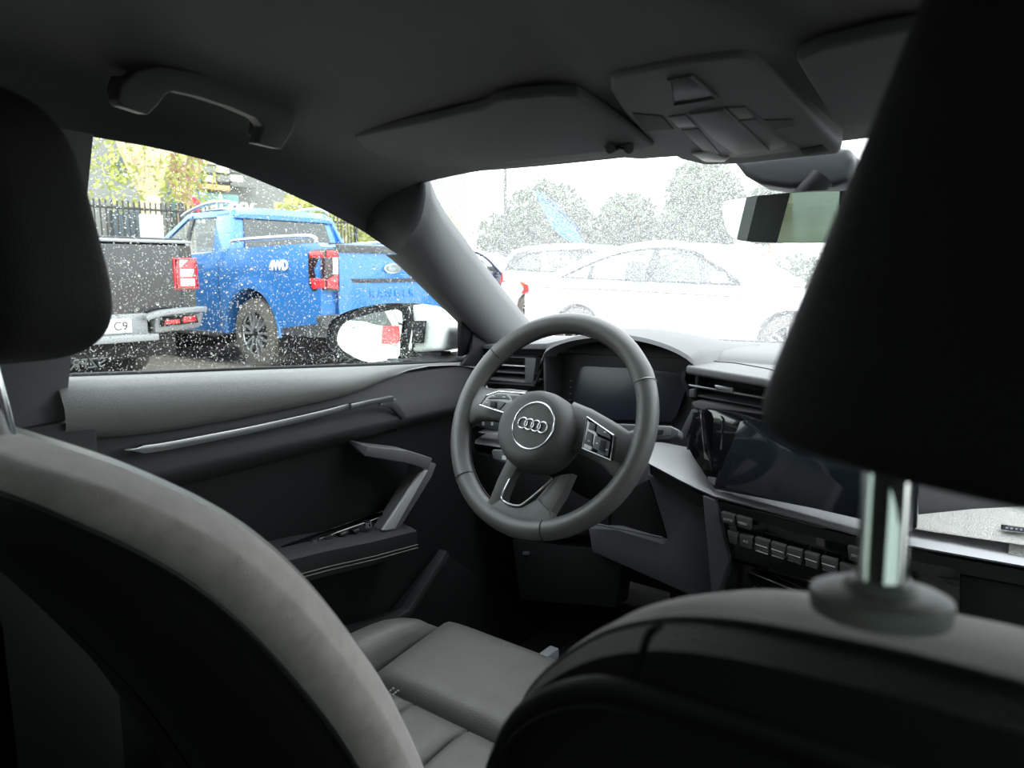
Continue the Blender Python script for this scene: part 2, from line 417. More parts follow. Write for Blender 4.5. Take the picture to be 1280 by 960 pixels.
tag(loft('door_2', rd, RUBBER, kind='structure'), 'dark front passenger door panel')
tag(mk('floor', [(-.8, 1.1, .2), (.75, 1.1, .2), (.75, -2.1, .2), (-.8, -2.1, .2), (-.8, 1.1, .16), (.75, 1.1, .16), (.75, -2.1, .16), (-.8, -2.1, .16)],
   [(0, 3, 2, 1), (4, 5, 6, 7), (0, 1, 5, 4), (1, 2, 6, 5), (2, 3, 7, 6), (3, 0, 4, 7)], CARPET, kind='structure'), 'black carpeted car floor')
tag(mk('wall_front', [(-.8, .95, .16), (.75, .95, .16), (.75, .86, .93), (-.8, .86, .93)], [(0, 1, 2, 3)], CARPET, kind='structure'), 'dark bulkhead behind the pedals')
# rear closure: tailgate with window
tag(slab('wall_rear', [(-.76, -1.95, .2), (.70, -1.95, .2), (.68, -1.95, .97), (-.74, -1.95, .97)], (0, -.05, 0), RUBBER, kind='structure', bev=0), 'dark panel closing the boot')
tag(slab('window_6', [(-.70, -1.95, .97), (.64, -1.95, .97), (.52, -1.9, 1.22), (-.58, -1.9, 1.22)], (0, -.004, 0), DARKG, kind='structure', bev=0), 'rear window of the car')
rb = root('rear_bench', 'black leather rear bench behind the front seats', 'seat', (XC, -1.45, .2))
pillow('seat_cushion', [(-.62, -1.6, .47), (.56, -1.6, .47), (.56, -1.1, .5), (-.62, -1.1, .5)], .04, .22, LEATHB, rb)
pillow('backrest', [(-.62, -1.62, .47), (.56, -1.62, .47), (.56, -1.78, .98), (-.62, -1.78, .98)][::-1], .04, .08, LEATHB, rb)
# ================================================================== driver door
door = root('door_1', 'dark driver door trim panel', None, (-.74, -.15, .2), kind='structure')
rg = []
for y in (-.60, .5, .9): rg.append([V((-.735, y, .18)), V((-.735, y, .93)), V((-.79, y, .94)), V((-.80, y, .18))])
loft('panel', rg, HARD, door)
# upper pad: light catching convex roll below the glass
rg = []
belt = [PX(x, y, -.735) for x, y in ((60, 473), (90, 471), (200, 467), (330, 462), (450, 458), (570, 453), (600, 452), (640, 452))]
low = [PX(x, y, -.712) for x, y in ((70, 552), (105, 549), (200, 540), (330, 517), (440, 492), (520, 462), (570, 456), (640, 470))]
lows = spline(low, 6)
def low_at(y):
    for q, r in zip(lows, lows[1:]):
        if q.y <= y <= r.y: return q.lerp(r, (y-q.y)/max(1e-6, r.y-q.y)).z
    return lows[0].z if y < lows[0].y else lows[-1].z
for b in spline(belt, 5):
    z = low_at(b.y); h = max(.004, b.z-z); l = V((-.712-.012*(1-min(1, h/.05)), b.y, b.z-h)); k = min(1, h/.05)
    rg.append([b+V((-.02, 0, -.005)), b, V((b.x+.014*k, b.y, b.z-.004*k)), V((b.x+.030*k, b.y, b.z-.014*k)), V((b.x+.040*k, b.y, b.z-h*.45)), V((b.x+.040*k, b.y, b.z-h*.75)), l, l+V((-.03, 0, -.002))])
loft('upper_pad', rg, DOORPAD, door, closed=False, ang=60, fix=False)
# dark mid surface with soft ledge under the silver strip
rg = []
for y in [-.58+.06*i for i in range(16)]:
    k = (y+.58)/.72
    rg.append([V((-.728, y, .93-.01*k)), V((-.716, y, .87)), V((-.700, y, .845)), V((-.702, y, .825+.01*k)), V((-.733, y, .80+.015*k))])
loft('ledge', rg, RUBBER, door, closed=False, ang=60, fix=False)
st = [PX(x, y, -.700) for x, y in ((155, 562), (188, 560), (250, 549), (330, 533), (400, 517), (434, 508))]
sweep('trim_strip', spline(st, 4), [.004]+[.010]*20, [.002, .003, .005]+[.011]*18, SATIN, door, upv=(0, 0, 1), bev=.0012)
lt = root('release_lever', None, None); lt.parent = door; lt.matrix_parent_inverse = Matrix.Translation(-door.location)
sweep('lever_bar', [PX(x, y, -.698) for x, y in ((437, 508), (460, 503), (490, 498))], .010, .010, SATIN, lt, upv=(0, 0, 1), bev=.0012)
slab('lever_tip', [PX(x, y, -.696) for x, y in ((478, 503), (494, 498), (508, 520), (504, 524), (490, 510), (474, 507))], (-.008, 0, 0), SATIN, lt, bev=.0012)
slab('lever_recess', [PX(x, y, -.722) for x, y in ((432, 516), (480, 505), (500, 528), (495, 540), (440, 530))], (-.006, 0, 0), GLOSS, door, bev=.002)
# armrest
arm = root('armrest', None, None); arm.parent = door; arm.matrix_parent_inverse = Matrix.Translation(-door.location)
rg = []
for (x, y, wd) in ((270, 702, .060), (320, 690, .072), (380, 676, .074), (440, 666, .070), (500, 655, .060)):
    p = PX(x, y, -.70); p.x = -.735
    a = p+V((wd+.02, 0, -.004))
    rg.append([p, p+V((.02, 0, .006)), a+V((-.015, 0, .004)), a, a+V((0, 0, -.022)), a+V((-.008, 0, -.045)), p+V((0, 0, -.05))])
loft('armrest_pad', rg, DOORPAD if 0 else RUBBER, arm, ang=50)
for k in (0, 1):
    tube('stitching', [r[4]+V((.0012, 0, -.004-.006*k)) for r in rg], .0008, STITCH, arm, n=5)
sp = [PX(x, y, -.685) for x, y in ((350, 676), (392, 664), (465, 655), (480, 664), (395, 680))]
slab('switch_panel', [V((p.x, p.y, rg[2][1].z+.006)) for p in sp], (0, 0, -.01), GLOSS, arm, bev=.002)
for (x, y) in ((392, 677), (409, 673), (427, 668), (443, 664)):
    p = PX(x, y, -.685)
    s = box('window_switch', p+V((0, 0, .002)), (.012, .016, .006), HARD, arm, bev=.0015)
    box('chrome_edge', p+V((.006, 0, .003)), (.002, .012, .003), CHROME, arm, bev=.0005)
p = PX(459, 659, -.685); cyl('mirror_knob', p, p+V((0, 0, .010)), .008, CHROME, arm, n=20, bev=.001)
cyl('knob_cap', p+V((0, 0, .010)), p+V((0, 0, .012)), .006, HARD, arm, n=16)
# pull handle bracket
A = PX(438, 552, -.712); B_ = PX(535, 578, -.675); C_ = PX(484, 666, -.672)
hp = [PX(437, 551, -.72), PX(452, 561, -.705), PX(500, 568, -.690), PX(530, 577, -.678)]
HND = mat('door_handle_grey', (.13, .13, .135), .45)
sweep('handle_arm', hp, [.006, .045, .05, .045], [.004, .018, .022, .022], HND, door, upv=(0, 0, 1), bev=.003)
tri = [PX(x, y, -.672) for x, y in ((527, 574), (546, 580), (540, 596), (498, 664), (488, 671), (480, 663), (524, 592))]
slab('pull_grip', tri, (-.03, 0, 0), HND, door, bev=.003)
slab('grip_inlay', [PX(x, y, -.669) for x, y in ((526, 591), (535, 588), (494, 661), (479, 663))], (-.006, 0, 0), SILVER, door, bev=.001)
# lower pocket edge
pk = [PX(x, y, -.69) for x, y in ((556, 690), (530, 730), (508, 765), (490, 775), (440, 788), (370, 798))]
sweep('pocket_edge', pk, .016, .022, RUBBER, door, upv=(1, 0, 0), bev=.003)
slab('door_pocket', [PX(x, y, -.695) for x, y in ((500, 770), (560, 695), (600, 720), (560, 860), (380, 860), (370, 800))], (-.03, 0, 0), HARD, door, bev=.003)
# sail panel near mirror
slab('corner_cover', [PX(x, y, -.722) for x, y in ((592, 402), (640, 440), (640, 462), (578, 456), (590, 440))], (-.01, 0, 0), HARD, door, bev=.003)
# ================================================================== exterior mirror
em = root('door_mirror', 'white and black exterior door mirror outside the driver window', 'mirror', (-.86, .22, .93))
MO = V((-.98, .12, .97)); mN = V((.30, -1, .05)).normalized()
def MP(x, y, off=0): return PL(x, y, MO, mN, off)
hs_px = [(407, 428), (408, 408), (420, 395), (445, 385), (480, 379), (505, 379), (514, 385), (512, 448), (470, 457), (432, 450), (414, 440)]
hs = spline([MP(x, y) for x, y in hs_px], 4, True)
cen = sum(hs, V())/len(hs); rg = []
for t, d in ((.93, .012), (.985, .004), (1, .02), (.97, .06), (.86, .10), (.6, .135), (.25, .15)):
    rg.append([cen+(p-cen)*t-mN*d for p in hs])
loft('housing', rg, HARD, em)
gl_px = [(421, 430), (422, 414), (432, 402), (455, 394), (480, 389), (501, 390), (499, 425), (495, 449), (460, 453), (435, 443)]
gl = spline([MP(x, y, .0) for x, y in gl_px], 3, True)
slab('mirror_glass', [p-mN*.004 for p in gl], -mN*.004, MIRROR, em, bev=0, smooth=False)
WPAINT = MATS['white_paint']; WCAP = mat('mint_white_paint', (.72, .78, .75), .3, coat=.5)
cap = [MP(x, y, -.01) for x, y in ((505, 379), (528, 383), (548, 396), (562, 412), (554, 439), (507, 441), (514, 400))]
rgc = []; cc = sum(cap, V())/len(cap); cps = spline(cap, 3, True)
slab('painted_cap', cap, -mN*.09, WCAP, em, bev=.012, seg=4)
slab('indicator_slot', [MP(x, y, .001) for x, y in ((517, 401), (530, 401), (527, 429), (514, 429))], -mN*.012, HARD, em, bev=.001)
slab('mirror_foot', [MP(x, y, -.02) for x, y in ((495, 440), (552, 440), (549, 456), (480, 458))], -mN*.05, HARD, em, bev=.004)
slab('foot_base', [PX(x, y, -.765) for x, y in ((505, 450), (572, 450), (572, 462), (505, 464))], (-.05, 0, 0), HARD, em, bev=.004)
# ================================================================== grab handle
gh = root('grab_handle', 'grey roof grab handle above the driver window', 'handle', (-.50, -.45, 1.3))
gx0 = -.490
GH = mat('grab_handle_plastic', (.075, .08, .08), .5, bump=('v', 1500, .2))
gout = [(147, 125), (152, 104), (172, 88), (200, 82), (250, 90), (305, 106), (350, 125), (368, 136), (371, 150), (366, 165), (353, 187), (323, 180), (330, 158), (322, 148), (290, 134), (250, 121), (218, 114), (208, 118), (198, 132), (186, 144), (152, 133)]
slab('grip', [PX(x, y, gx0) for x, y in gout], (-.022, 0, .003), GH, gh, bev=.006, seg=3)
slab('end_cap', [PX(x, y, gx0-.018) for x, y in ((150, 124), (156, 104), (200, 104), (206, 116), (184, 142), (154, 132))], (-.03, 0, .012), GH, gh, bev=.005, seg=3)
slab('end_cap', [PX(x, y, gx0-.018) for x, y in ((332, 150), (350, 136), (366, 146), (352, 184), (326, 178))], (-.03, 0, .012), GH, gh, bev=.005, seg=3)
# ================================================================== sun visors
vp = (-.3, -.02, 1.243); vn = (0, .17, 1)
vis = root('sun_visor', 'driver sun visor folded flat against the headliner', 'sun visor', (-.3, -.15, 1.28))
vis_px = [(443, 172), (458, 192), (500, 204), (532, 211), (600, 206), (700, 197), (800, 187), (818, 183), (790, 165), (755, 142), (722, 121), (690, 119), (640, 124), (618, 128), (602, 138), (540, 152), (470, 167)]
VM = mat('visor_vinyl', (.10, .107, .112), .7, bump=('v', 1200, .2))
slab('flap', [PL(x, y, vp, vn) for x, y in vis_px], (0, .002, .013), VM, vis, bev=.004, seg=3)
tube('pivot_rod', [PL(x, y, vp, vn) for x, y in ((762, 189), (775, 182), (788, 185))], .004, HARD, vis)
box('clip', PL(774, 184, vp, vn)+V((0, .0, .006)), (.035, .018, .014), GREYP, vis, bev=.003)
for x in (763, 786): cyl('clip_peg', PL(x, 186, vp, vn, -.008), PL(x, 186, vp, vn, .004), .006, GREYP, vis, n=14, bev=.001)
v2 = root('sun_visor', 'passenger sun visor beyond the headrest', 'sun visor', (.27, -.15, 1.28))
slab('flap', [mir(PL(x, y, vp, vn)) for x, y in vis_px], (0, .002, .013), VM, v2, bev=.004, seg=3)
# ================================================================== overhead console
oc = root('overhead_console', 'dark overhead console with reading lamps and buttons', 'console', (XC, -.15, 1.3))
op, on = (XC, -.03, 1.247), (0, .185, 1)
def OC(x, y, o=0): return PL(x, y, op, on, o)
o_px = [(762, 98), (780, 92), (860, 77), (928, 69), (945, 74), (955, 82), (1000, 130), (1052, 185), (1050, 193), (990, 199), (925, 206), (880, 207), (850, 200), (815, 180), (780, 142), (763, 115)]
CON = mat('console_plastic', (.10, .105, .112), .6, bump=('v', 1400, .3)); CONB = mat('console_button', (.115, .12, .125), .45)
slab('body', [OC(x, y) for x, y in o_px], (0, .006, .035), CON, oc, bev=.006, seg=3)
def pan(nm, px, mt, o=-.0012, th=.004, par=oc, b=.001): return slab(nm, [OC(x, y, o) for x, y in px], (0, 0, th), mt, par, bev=b)
tube('sensor_frame', [OC(x, y, -.001) for x, y in ((836, 99), (863, 94), (896, 122), (842, 131))], .0016, CON, oc, closed=True)
pan('sensor_cover', [(838, 100), (862, 96), (893, 121), (843, 129)], mat('smoked_plastic', (.012, .014, .016), .4), -.0008)
pan('lamp_bezel', [(834, 146), (905, 134), (932, 133), (1003, 188), (930, 197), (895, 198)], GREYP, -.0005, .003)
pan('touch_lamp', [(862, 144), (905, 138), (920, 150), (962, 189), (920, 194), (892, 175)], CONB, -.003, .004, b=.0015)
pan('button', [(836, 147), (857, 144), (870, 158), (848, 160)], CONB)
pan('button', [(852, 163), (873, 161), (900, 193), (880, 190)], CONB)
pan('button', [(908, 136), (931, 134), (943, 147), (918, 150)], CONB)
pan('button', [(921, 152), (945, 149), (985, 182), (965, 188)], CONB)
pan('map_lamp', [(864, 193), (888, 191), (900, 197), (912, 198), (905, 203), (882, 203)], mat('clear_lamp_lens', (.5, .52, .5), .25), -.002)
GRID = mat('microphone_mesh', (.06, .063, .068), .7, bump=('v', 2500, .8))
pan('microphone_grille', [(790, 142), (828, 146), (842, 162), (806, 164)], GRID, -.001)
pan('microphone_grille', [(955, 150), (990, 150), (992, 158), (968, 163)], GRID, -.001)
pan('vent_slot', [(1000, 187), (1028, 182), (1036, 190), (1004, 194)], HARD, -.001)
# ================================================================== interior mirror
im = root('rear_view_mirror', 'frameless rear view mirror hanging below the overhead console', 'mirror', (0, .05, 1.2))
MC = PY(1012, 271, .02); rn = V((-.22, -.97, -.10)).normalized()
mx = V((0, 0, 1)).cross(rn).normalized()*1; mz = rn.cross(mx).normalized()
if mz.z < 0: mz = -mz
im_px = [(903, 252), (912, 248), (960, 243), (1040, 238), (1090, 238)]
top = [PL(x, y, MC, rn) for x, y in ((902, 254), (912, 249), (960, 243), (1010, 239), (1060, 238), (1110, 241))]
bot = [PL(x, y, MC, rn) for x, y in ((1116, 295), (1060, 302), (1000, 304), (940, 303), (915, 298), (906, 286), (902, 268))]
shp = spline(top+bot, 4, True); ce = sum(shp, V())/len(shp)
rg = []
for t, d in ((.985, 0), (1, .004), (1, .012), (.95, .022), (.7, .034), (.3, .038)): rg.append([ce+(p-ce)*t-rn*d for p in shp])
loft('shell', rg, HARD, im)
slab('mirror_glass', [ce+(p-ce)*.97+rn*.0015 for p in shp], -rn*.001, MIRROR, im, bev=0, smooth=False)
jc = ce-rn*.03+V((.0, 0, .01)); top_c = PL(1028, 222, (0, .07, 0), (0, 1, 0))
tube('stem', [jc, jc.lerp(top_c, .5), top_c], .016, HARD, im, n=16)
# sensor cover between console and windscreen
cv = [PL(x, y, (0, .07, 0), (0, 1, 0)) for x, y in ((915, 200), (930, 219), (950, 230), (985, 235), (1040, 233), (1062, 226), (1068, 198), (1060, 182))]
slab('sensor_cover', cv, (0, .05, -.005), GREYP, im, bev=.012, seg=4)
# ================================================================== seats
def seat(cx, label, loc, side, hs, edge, dm):
    """side=-1 driver: built in world metres; backrest leaning rearward"""
    rt_ = root('front_seat', label, 'seat', loc)
    # spine of rear face: (y,z) from base to shoulder
    sp = [(-.50, .36), (-.52, .55), (-.575, .70), (-.635, .81), (-.70, .905), (-.76, .96), (-.80, .985)]
    if side > 0: sp = [(-.54, .36), (-.60, .55), (-.645, .70), (-.68, .82), (-.705, .905), (-.722, .968), (-.735, .999)]
    sps = spline([V((0, y, z)) for y, z in sp], 8); L = [0]
    for a, b in zip(sps, sps[1:]): L.append(L[-1]+(b-a).length)
    T = L[-1]
    def S_(v):
        v = max(0, min(.9999, v))*T
        for i in range(len(L)-1):
            if L[i] <= v <= L[i+1]:
                t = (v-L[i])/(L[i+1]-L[i]); p = sps[i].lerp(sps[i+1], t); tg = (sps[i+1]-sps[i]).normalized(); break
        return p, V((0, .95, (.16 if side > 0 else .22)+.25*(1-v/T)))
    def P(u, v, d):
        p, n = S_(min(v, 1)); q = p+n*d+V((cx+u, .35*u*u if side > 0 else 0, 0))
        if v > 1: q += V((0, -.3, .95)).normalized()*(v-1)*T
        return q
    # outline (u,v) half: from bottom to top centre
    hw = [(0, .23), (.2, .245), (.4, .255), (.6, .258), (.72, .256), (.80, .247), (.86, .230), (.92, .205), (.955, .183), (.978, .158), (.992, .125), (1.0, .065)]
    if side > 0: hw = [(0, .25), (.2, .265), (.4, .275), (.6, .282), (.72, .278), (.80, .265), (.86, .240), (.92, .202), (.955, .170), (.978, .138), (.992, .10), (1.0, .05)]
    half = [(w_, v_) for v_, w_ in hw]
    half = [(u*hs+(.012 if hs > 1 else 0)*min(1, 3*(1-v)), v) for u, v in half]
    out = [(u, v) for u, v in half]+[(-u, v) for u, v in half[::-1]]
    o2 = [(p.x, p.y) for p in spline([V((u, v, 0)) for u, v in out], 5)]
    N = len(o2)
    def ring(scale, d, dv=0, dd=None):
        r = []
        for (u, v) in o2:
            vv = .45+(v-.45)*(1-(1-scale)*.45) + dv
            r.append(P(u*scale, vv, d if dd is None else d+dd(u, v)))
        return r
    # rear panel
    bb = 1 if side > 0 else 3.2
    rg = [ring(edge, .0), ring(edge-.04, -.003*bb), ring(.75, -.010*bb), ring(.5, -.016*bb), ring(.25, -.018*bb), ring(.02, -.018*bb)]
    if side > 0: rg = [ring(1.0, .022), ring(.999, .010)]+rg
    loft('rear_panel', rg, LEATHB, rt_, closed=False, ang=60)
    # side and top band
    rg = [ring(edge, .0), ring(edge*.5+.5, .006), ring(.99, .018), ring(1.0, .032), ring(.985, .046*dm), ring(.95, .060*dm), ring(.90, .072*dm)]
    if side > 0: rg = [ring(1.0, .022)]+rg[3:]
    loft('side_band', rg, SUEDE, rt_, closed=False, ang=60)
    tube('piping', ring(edge, -.001) if side < 0 else ring(1.0, .021), .0024 if side < 0 else .0014, RUBBER, rt_, n=6)
    # front face with bolsters
    bol = lambda u, v: .0
    rg = [ring(.90, .072*dm), ring(.84, .080*dm), ring(.74, .08*dm), ring(.62, .06), ring(.3, .055), ring(.02, .055)]
    loft('backrest_cushion', rg, LEATHER, rt_, closed=False, ang=60)
    cand = []
    for iu in range(-60, 61):
        for iv in range(45, 101):
            q = P(iu*.0052, iv/100, -.008 if side > 0 else -.04*(1-(iu*.0052/.24)**2)-.002); d = q-CAM; z_ = d.dot(FW)
            if z_ > .05: cand.append((640+F*d.dot(RT)/z_, 480-F*d.dot(UP)/z_, q))
    def PC(x, y, off=0): return min(cand, key=lambda c: (c[0]-x)**2+(c[1]-y)**2)[2].copy()
    if side > 0:
        iw = [PC(x, y) for x, y in ((612, 960), (634, 915), (645, 900), (664, 878), (700, 860), (738, 853), (775, 858), (812, 869), (919, 899), (1078, 950), (1280, 1020))]
        iw = [iw[0]]+[(a_+b_*2+c_)/4 for a_, b_, c_ in zip(iw, iw[1:], iw[2:])]+[iw[-1]]
        tube('welt', spline(iw, 4), .0042, LEATHB, rt_, n=10)
        tube('seam', [q+V((0, -.003, -.0075)) for q in spline(iw, 4)], .0012, HARD, rt_, n=5)
        tube('seam', spline([PC(x, y, .002) for x, y in ((838, 765), (824, 780), (811, 795), (798, 820), (790, 852))], 3), .0016, HARD, rt_, n=6)
    else:
        for pts in (((-10, 752), (30, 800), (80, 865), (140, 955)), ((15, 905), (40, 872), (72, 862))):
            tube('seam', spline([PC(x, y) for x, y in pts], 3), .0016, HARD, rt_, n=6)
    # seat cushion
    y1, y2 = -.055, -.50; z1, z2 = .515, .47
    f = lambda u, y, z: V((cx+.01*(-side)+u, y, z))
    zz = lambda y: z2+(z1-z2)*((y-y2)/(y1-y2))
    yj = -.245
    pillow('thigh_panel', [f(-.155, yj+.003, zz(yj)), f(.155, yj+.003, zz(yj)), f(.165, y1, z1-.004), f(-.165, y1, z1-.004)], .022, .12, LEATHER, rt_, e=8)
    for a, b in ((-.15, -.052), (-.049, .049), (.052, .15)):
        pillow('insert_panel', [f(a, y2, z2), f(b, y2, z2), f(b, yj-.002, zz(yj)), f(a, yj-.002, zz(yj))], .018, .10, LEATHER, rt_, e=8)
    for s in (-1, 1):
        c = [f(s*.158, y2, z2+.01), f(s*.158, y1-.012, z1-.006), f(s*.235, y1-.05, z1-.01), f(s*.25, y2, z2+.01)]
        if s > 0: c = [c[0], c[3], c[2], c[1]]
        if s < 0: c = [c[0], c[1], c[2], c[3]]
        pillow('seat_bolster', c, .048, .14, LEATHER, rt_, e=3)
    for k in (0, 1):
        pts = [f(-.084+.010*k+0, y, zz(y)+.0185) for y in [yj-.012-.005*i for i in range(30)]]
        for a, b in list(zip(pts, pts[1:]))[::2]: pass
        st_ = [];
        bm = bmesh.new()
        for p in pts:
            bmesh.ops.create_cube(bm, size=1, matrix=Matrix.Translation(p+V((0, 0, .0006))) @ Matrix.Diagonal((.0022, .0034, .0018, 1)))
        o = fin('stitching', bm, STITCH, rt_); o['kind'] = 'stuff'
    slab('seat_base', [f(-.2, -.1, .40), f(.2, -.1, .40), f(.2, -.5, .38), f(-.2, -.5, .38)], (0, 0, -.15), HARD, rt_, bev=.01)
    return rt_, P
ds, DP = seat(-.385, 'driver seat with grey suede-edged backrest, left in the picture', (-.375, -.4, .2), -1, .93, .925, .8)
ps, PP_ = seat(.325, 'front passenger seat with black leather back, nearest the camera', (.335, -.4, .2), 1, 1.0, .995, 1)
# seat headrests move with the seats but are lift-out parts
def headrest(rt_, c, abc, lean, taper, posts, e2=None):
    def df(p):
        z = p.z/abc[2]; t = 1-taper*(z*.5+.5); s = 1-.10*(abs(p.x)/abc[0])**2
        return (p.x*t, p.y*(1-.25*(z*.5+.5))-lean*p.z+.035*(abs(p.x)/abc[0])**2, p.z)
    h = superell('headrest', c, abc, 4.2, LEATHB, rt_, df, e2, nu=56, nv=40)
    pts = []
    for i in range(41):
        a = -pi/2+2*pi*i/40; f = lambda x, p: math.copysign(abs(x)**(2/p), x)
        q = V((abc[0]*.93*f(cos(a), 4.2), -abc[1]*.80, abc[2]*.93*f(sin(a), 4.2))); q = V(df(q))
        pts.append(V(c)+q)
    for x in posts:
        a = V((x, c[1]+.012, c[2]-abc[2]*.8)); b = V((x, a.y+.02, a.z-.15))
        cyl('post', a, b, .0068, CHROME, rt_, n=32)
        return_z = b
    return h
headrest(ds, (-.405, -.760, 1.146), (.128, .055, .100), .12, .04, (-.47, -.37))
HC = V((.341, -.712, 1.152))
headrest(ps, HC, (.153, .045, .096), .10, .45, (), 14)
# chrome posts with their collars on the passenger seat
for pxx in (0, 1):
    a = PY(1105, 590, -.698); b = PY(1100, 742, -.712)
    if pxx: a.x = 2*.335-a.x; b.x = 2*.335-b.x
    cyl('post', a+V((0, .002, .02)), b, .0070, CHROME, ps, n=40)
    dn = V((-.05 if not pxx else .05, .10, 1)).normalized()
    rg = []
    s = dn.orthogonal().normalized(); s = V((1, 0, 0))-dn*dn.x; s.normalize(); u = dn.cross(s)
    for (r, h) in ((.0195, -.006), (.0202, -.002), (.0198, .0), (.0175, .0012), (.011, .002), (.0092, .0045), (.006, .0046)):
        rg.append([b+s*(cos(2*pi*j/40)*r)+u*(sin(2*pi*j/40)*r)+dn*h for j in range(40)])
    loft('post_collar', rg, mat('collar_grey', (.22, .215, .21), .5), ps)
# ================================================================== steering wheel
WC = V((-.366, 0, .878)); TL = radians(26); WN = V((0, -cos(TL), sin(TL))); WU = V((0, sin(TL), cos(TL))); WX = V((1, 0, 0)); WR = .187
sw = root('steering_wheel', 'black leather three spoke steering wheel', 'steering wheel', WC)
def WP(u, v, h=0): return WC+WX*u+WU*v+WN*h
def wp(px, py, h=0): return PL(px, py, WC, WN, h)
def uv(p): q = p-WC; return q.dot(WX), q.dot(WU)
ROT = -5
n = 96; rg = []; R0 = WR-.016
for i in range(n):
    a = 2*pi*i/n; er = V((cos(a), sin(a), 0)); r = []
    ad = (math.degrees(a)-ROT) % 360
    grip = max(0, 1-abs(ad-38)/9)+max(0, 1-abs(ad-142)/9)
    fat = .0155+.0016*min(1, grip)
    for j in range(14):
        b = 2*pi*j/14
        rr = R0+cos(b)*(fat if cos(b) > 0 else fat*1.12); h = sin(b)*.0175
        r.append(WP(er.x*rr, er.y*rr, h))
    rg.append(r)
loft('rim', rg, WHEELL, sw, loop=True, ang=60)
for adeg in (33, 147, 226, 291):
    a = radians(adeg+ROT)
    tube('rim_seam', [WP(cos(a)*(R0+cos(2*pi*j/20)*.0172), sin(a)*(R0+cos(2*pi*j/20)*.0172), sin(2*pi*j/20)*.0182) for j in range(20)], .0007, HARD if adeg != 33 else SATIN, sw, closed=True, n=5)
o = tube('stitching', [WP(cos(a)*(R0-.0178), sin(a)*(R0-.0178), -.004) for a in [2*pi*i/90 for i in range(90)]], .0009, HARD, sw, closed=True, n=4)
# hub
HX = .004; HV = -.020
def hubr(a, k=1):  # rounded shape slightly taller at bottom
    return (.064*cos(a)*k, (.062*sin(a) if sin(a) > 0 else .066*sin(a))*k+HV)
rg = []
for (k, h) in ((.95, -.01), (1, .005), (1.0, .026), (.96, .040), (.90, .0500), (.80, .0545), (.7, .0555), (.3, .0565), (.02, .0566)):
    rg.append([WP(HX+hubr(2*pi*j/48, k)[0], hubr(2*pi*j/48, k)[1], h) for j in range(48)])
HUBM = mat('airbag_cover', (.065, .067, .066), .55, bump=('v', 1500, .25))
loft('airbag_hub', rg, HUBM, sw)
rc = wp(667, 532, .0548); cu, cv_ = uv(rc)
tube('emblem_ring', [WP(cu+cos(2*pi*j/64)*.0365, cv_+sin(2*pi*j/64)*.0365, .0562) for j in range(64)], .0013, SATIN, sw, closed=True, n=8)
for k in range(4):
    uu = cu-.0185+k*.01235+0; ca = radians(-4)
    c0 = V((-.0185+k*.0123, 0, 0)); c0 = V((c0.x*cos(ca), c0.x*sin(ca), 0))
    tube('emblem_link', [WP(cu+c0.x+cos(2*pi*j/32)*.0083, cv_+c0.y+sin(2*pi*j/32)*.0083, .0578+.0004*(k % 2)) for j in range(32)], .0010, SATIN, sw, closed=True, n=8)
text('lettering', 'AIRBAG', .006, RUBBER, sw, WP(cu+.004, cv_-.045, .0525), WX, WU, .0003)
# spokes
SPK = WHEELL
def uvslab(nm, pts, h0, th, mt, bev=.002, par=None, seg=2): return slab(nm, [WP(u, v, h0) for u, v in pts], -WN*th, mt, par or sw, bev=bev, seg=seg)
def upx(lst, h): return [uv(wp(x, y, h)) for x, y in lst]
def loftspoke(nm, a, b, ha, hb, th, mt):
    """curved spoke between two uv edges a (hub end) .. b (rim end): lists of (upper, lower) pairs"""
    rg = []
    for (p, q, h) in a:
        rg.append([WP(p[0], p[1], h-.006), WP(p[0]*.95+q[0]*.05, p[1]*.9+q[1]*.1, h), WP((p[0]+q[0])/2, (p[1]+q[1])/2, h+.003), WP(p[0]*.05+q[0]*.95, p[1]*.1+q[1]*.9, h), WP(q[0], q[1], h-.006), WP(q[0], q[1], h-th), WP(p[0], p[1], h-th)])
    return loft(nm, rg, mt, sw, ang=50)
rs = [((.045, .036), (.045, -.036), .016), ((.080, .028), (.080, -.042), .016), ((.115, .016), (.114, -.052), .012), ((.145, .004), (.140, -.068), .008), ((.168, .020), (.156, -.085), .002)]
l0 = [((-.045, .044), (-.045, -.012), .018), ((-.080, .044), (-.080, -.011), .018), ((-.115, .042), (-.112, -.011), .014), ((-.142, .044), (-.138, -.012), .008), ((-.166, .062), (-.164, -.030), .002)]
loftspoke('spoke', rs, None, 0, 0, .022, SPK)
ls = [((-p[0], p[1]), (-q[0], q[1]), h) for p, q, h in rs]
ca, sa = cos(radians(-6)), sin(radians(-6))
def rot2(p): return (p[0]*ca-p[1]*sa, p[0]*sa+p[1]*ca)
loftspoke('spoke', l0, None, 0, 0, .022, SPK)
# lower double spoke around the open V
def V2(x, y, h=.012): return uv(wp(x, y, h))
lo = [(V2(641, 576), V2(652, 590), .022), (V2(622, 612), V2(636, 612), .012), (V2(606, 633), V2(626, 622), .006), (V2(592, 640), V2(624, 634), .002)]
loftspoke('spoke', [(V2(636, 575), V2(652, 582), .018), (V2(622, 600), V2(640, 598), .014), (V2(610, 625), V2(630, 618), .010), (V2(590, 640), V2(626, 632), .006)], None, 0, 0, .016, SPK)
loftspoke('spoke', [(V2(690, 596), V2(712, 590), .006), (V2(676, 612), V2(700, 618), .006), (V2(662, 628), V2(686, 640), .006), (V2(652, 636), V2(690, 668), .004)], None, 0, 0, .018, SPK)
uvslab('spoke_base', [V2(624, 622), V2(636, 633), V2(650, 634), V2(672, 622), V2(688, 640), V2(690, 662), V2(655, 664), V2(600, 645), V2(590, 630), V2(606, 628)], .010, .016, SPK, .004, seg=3)
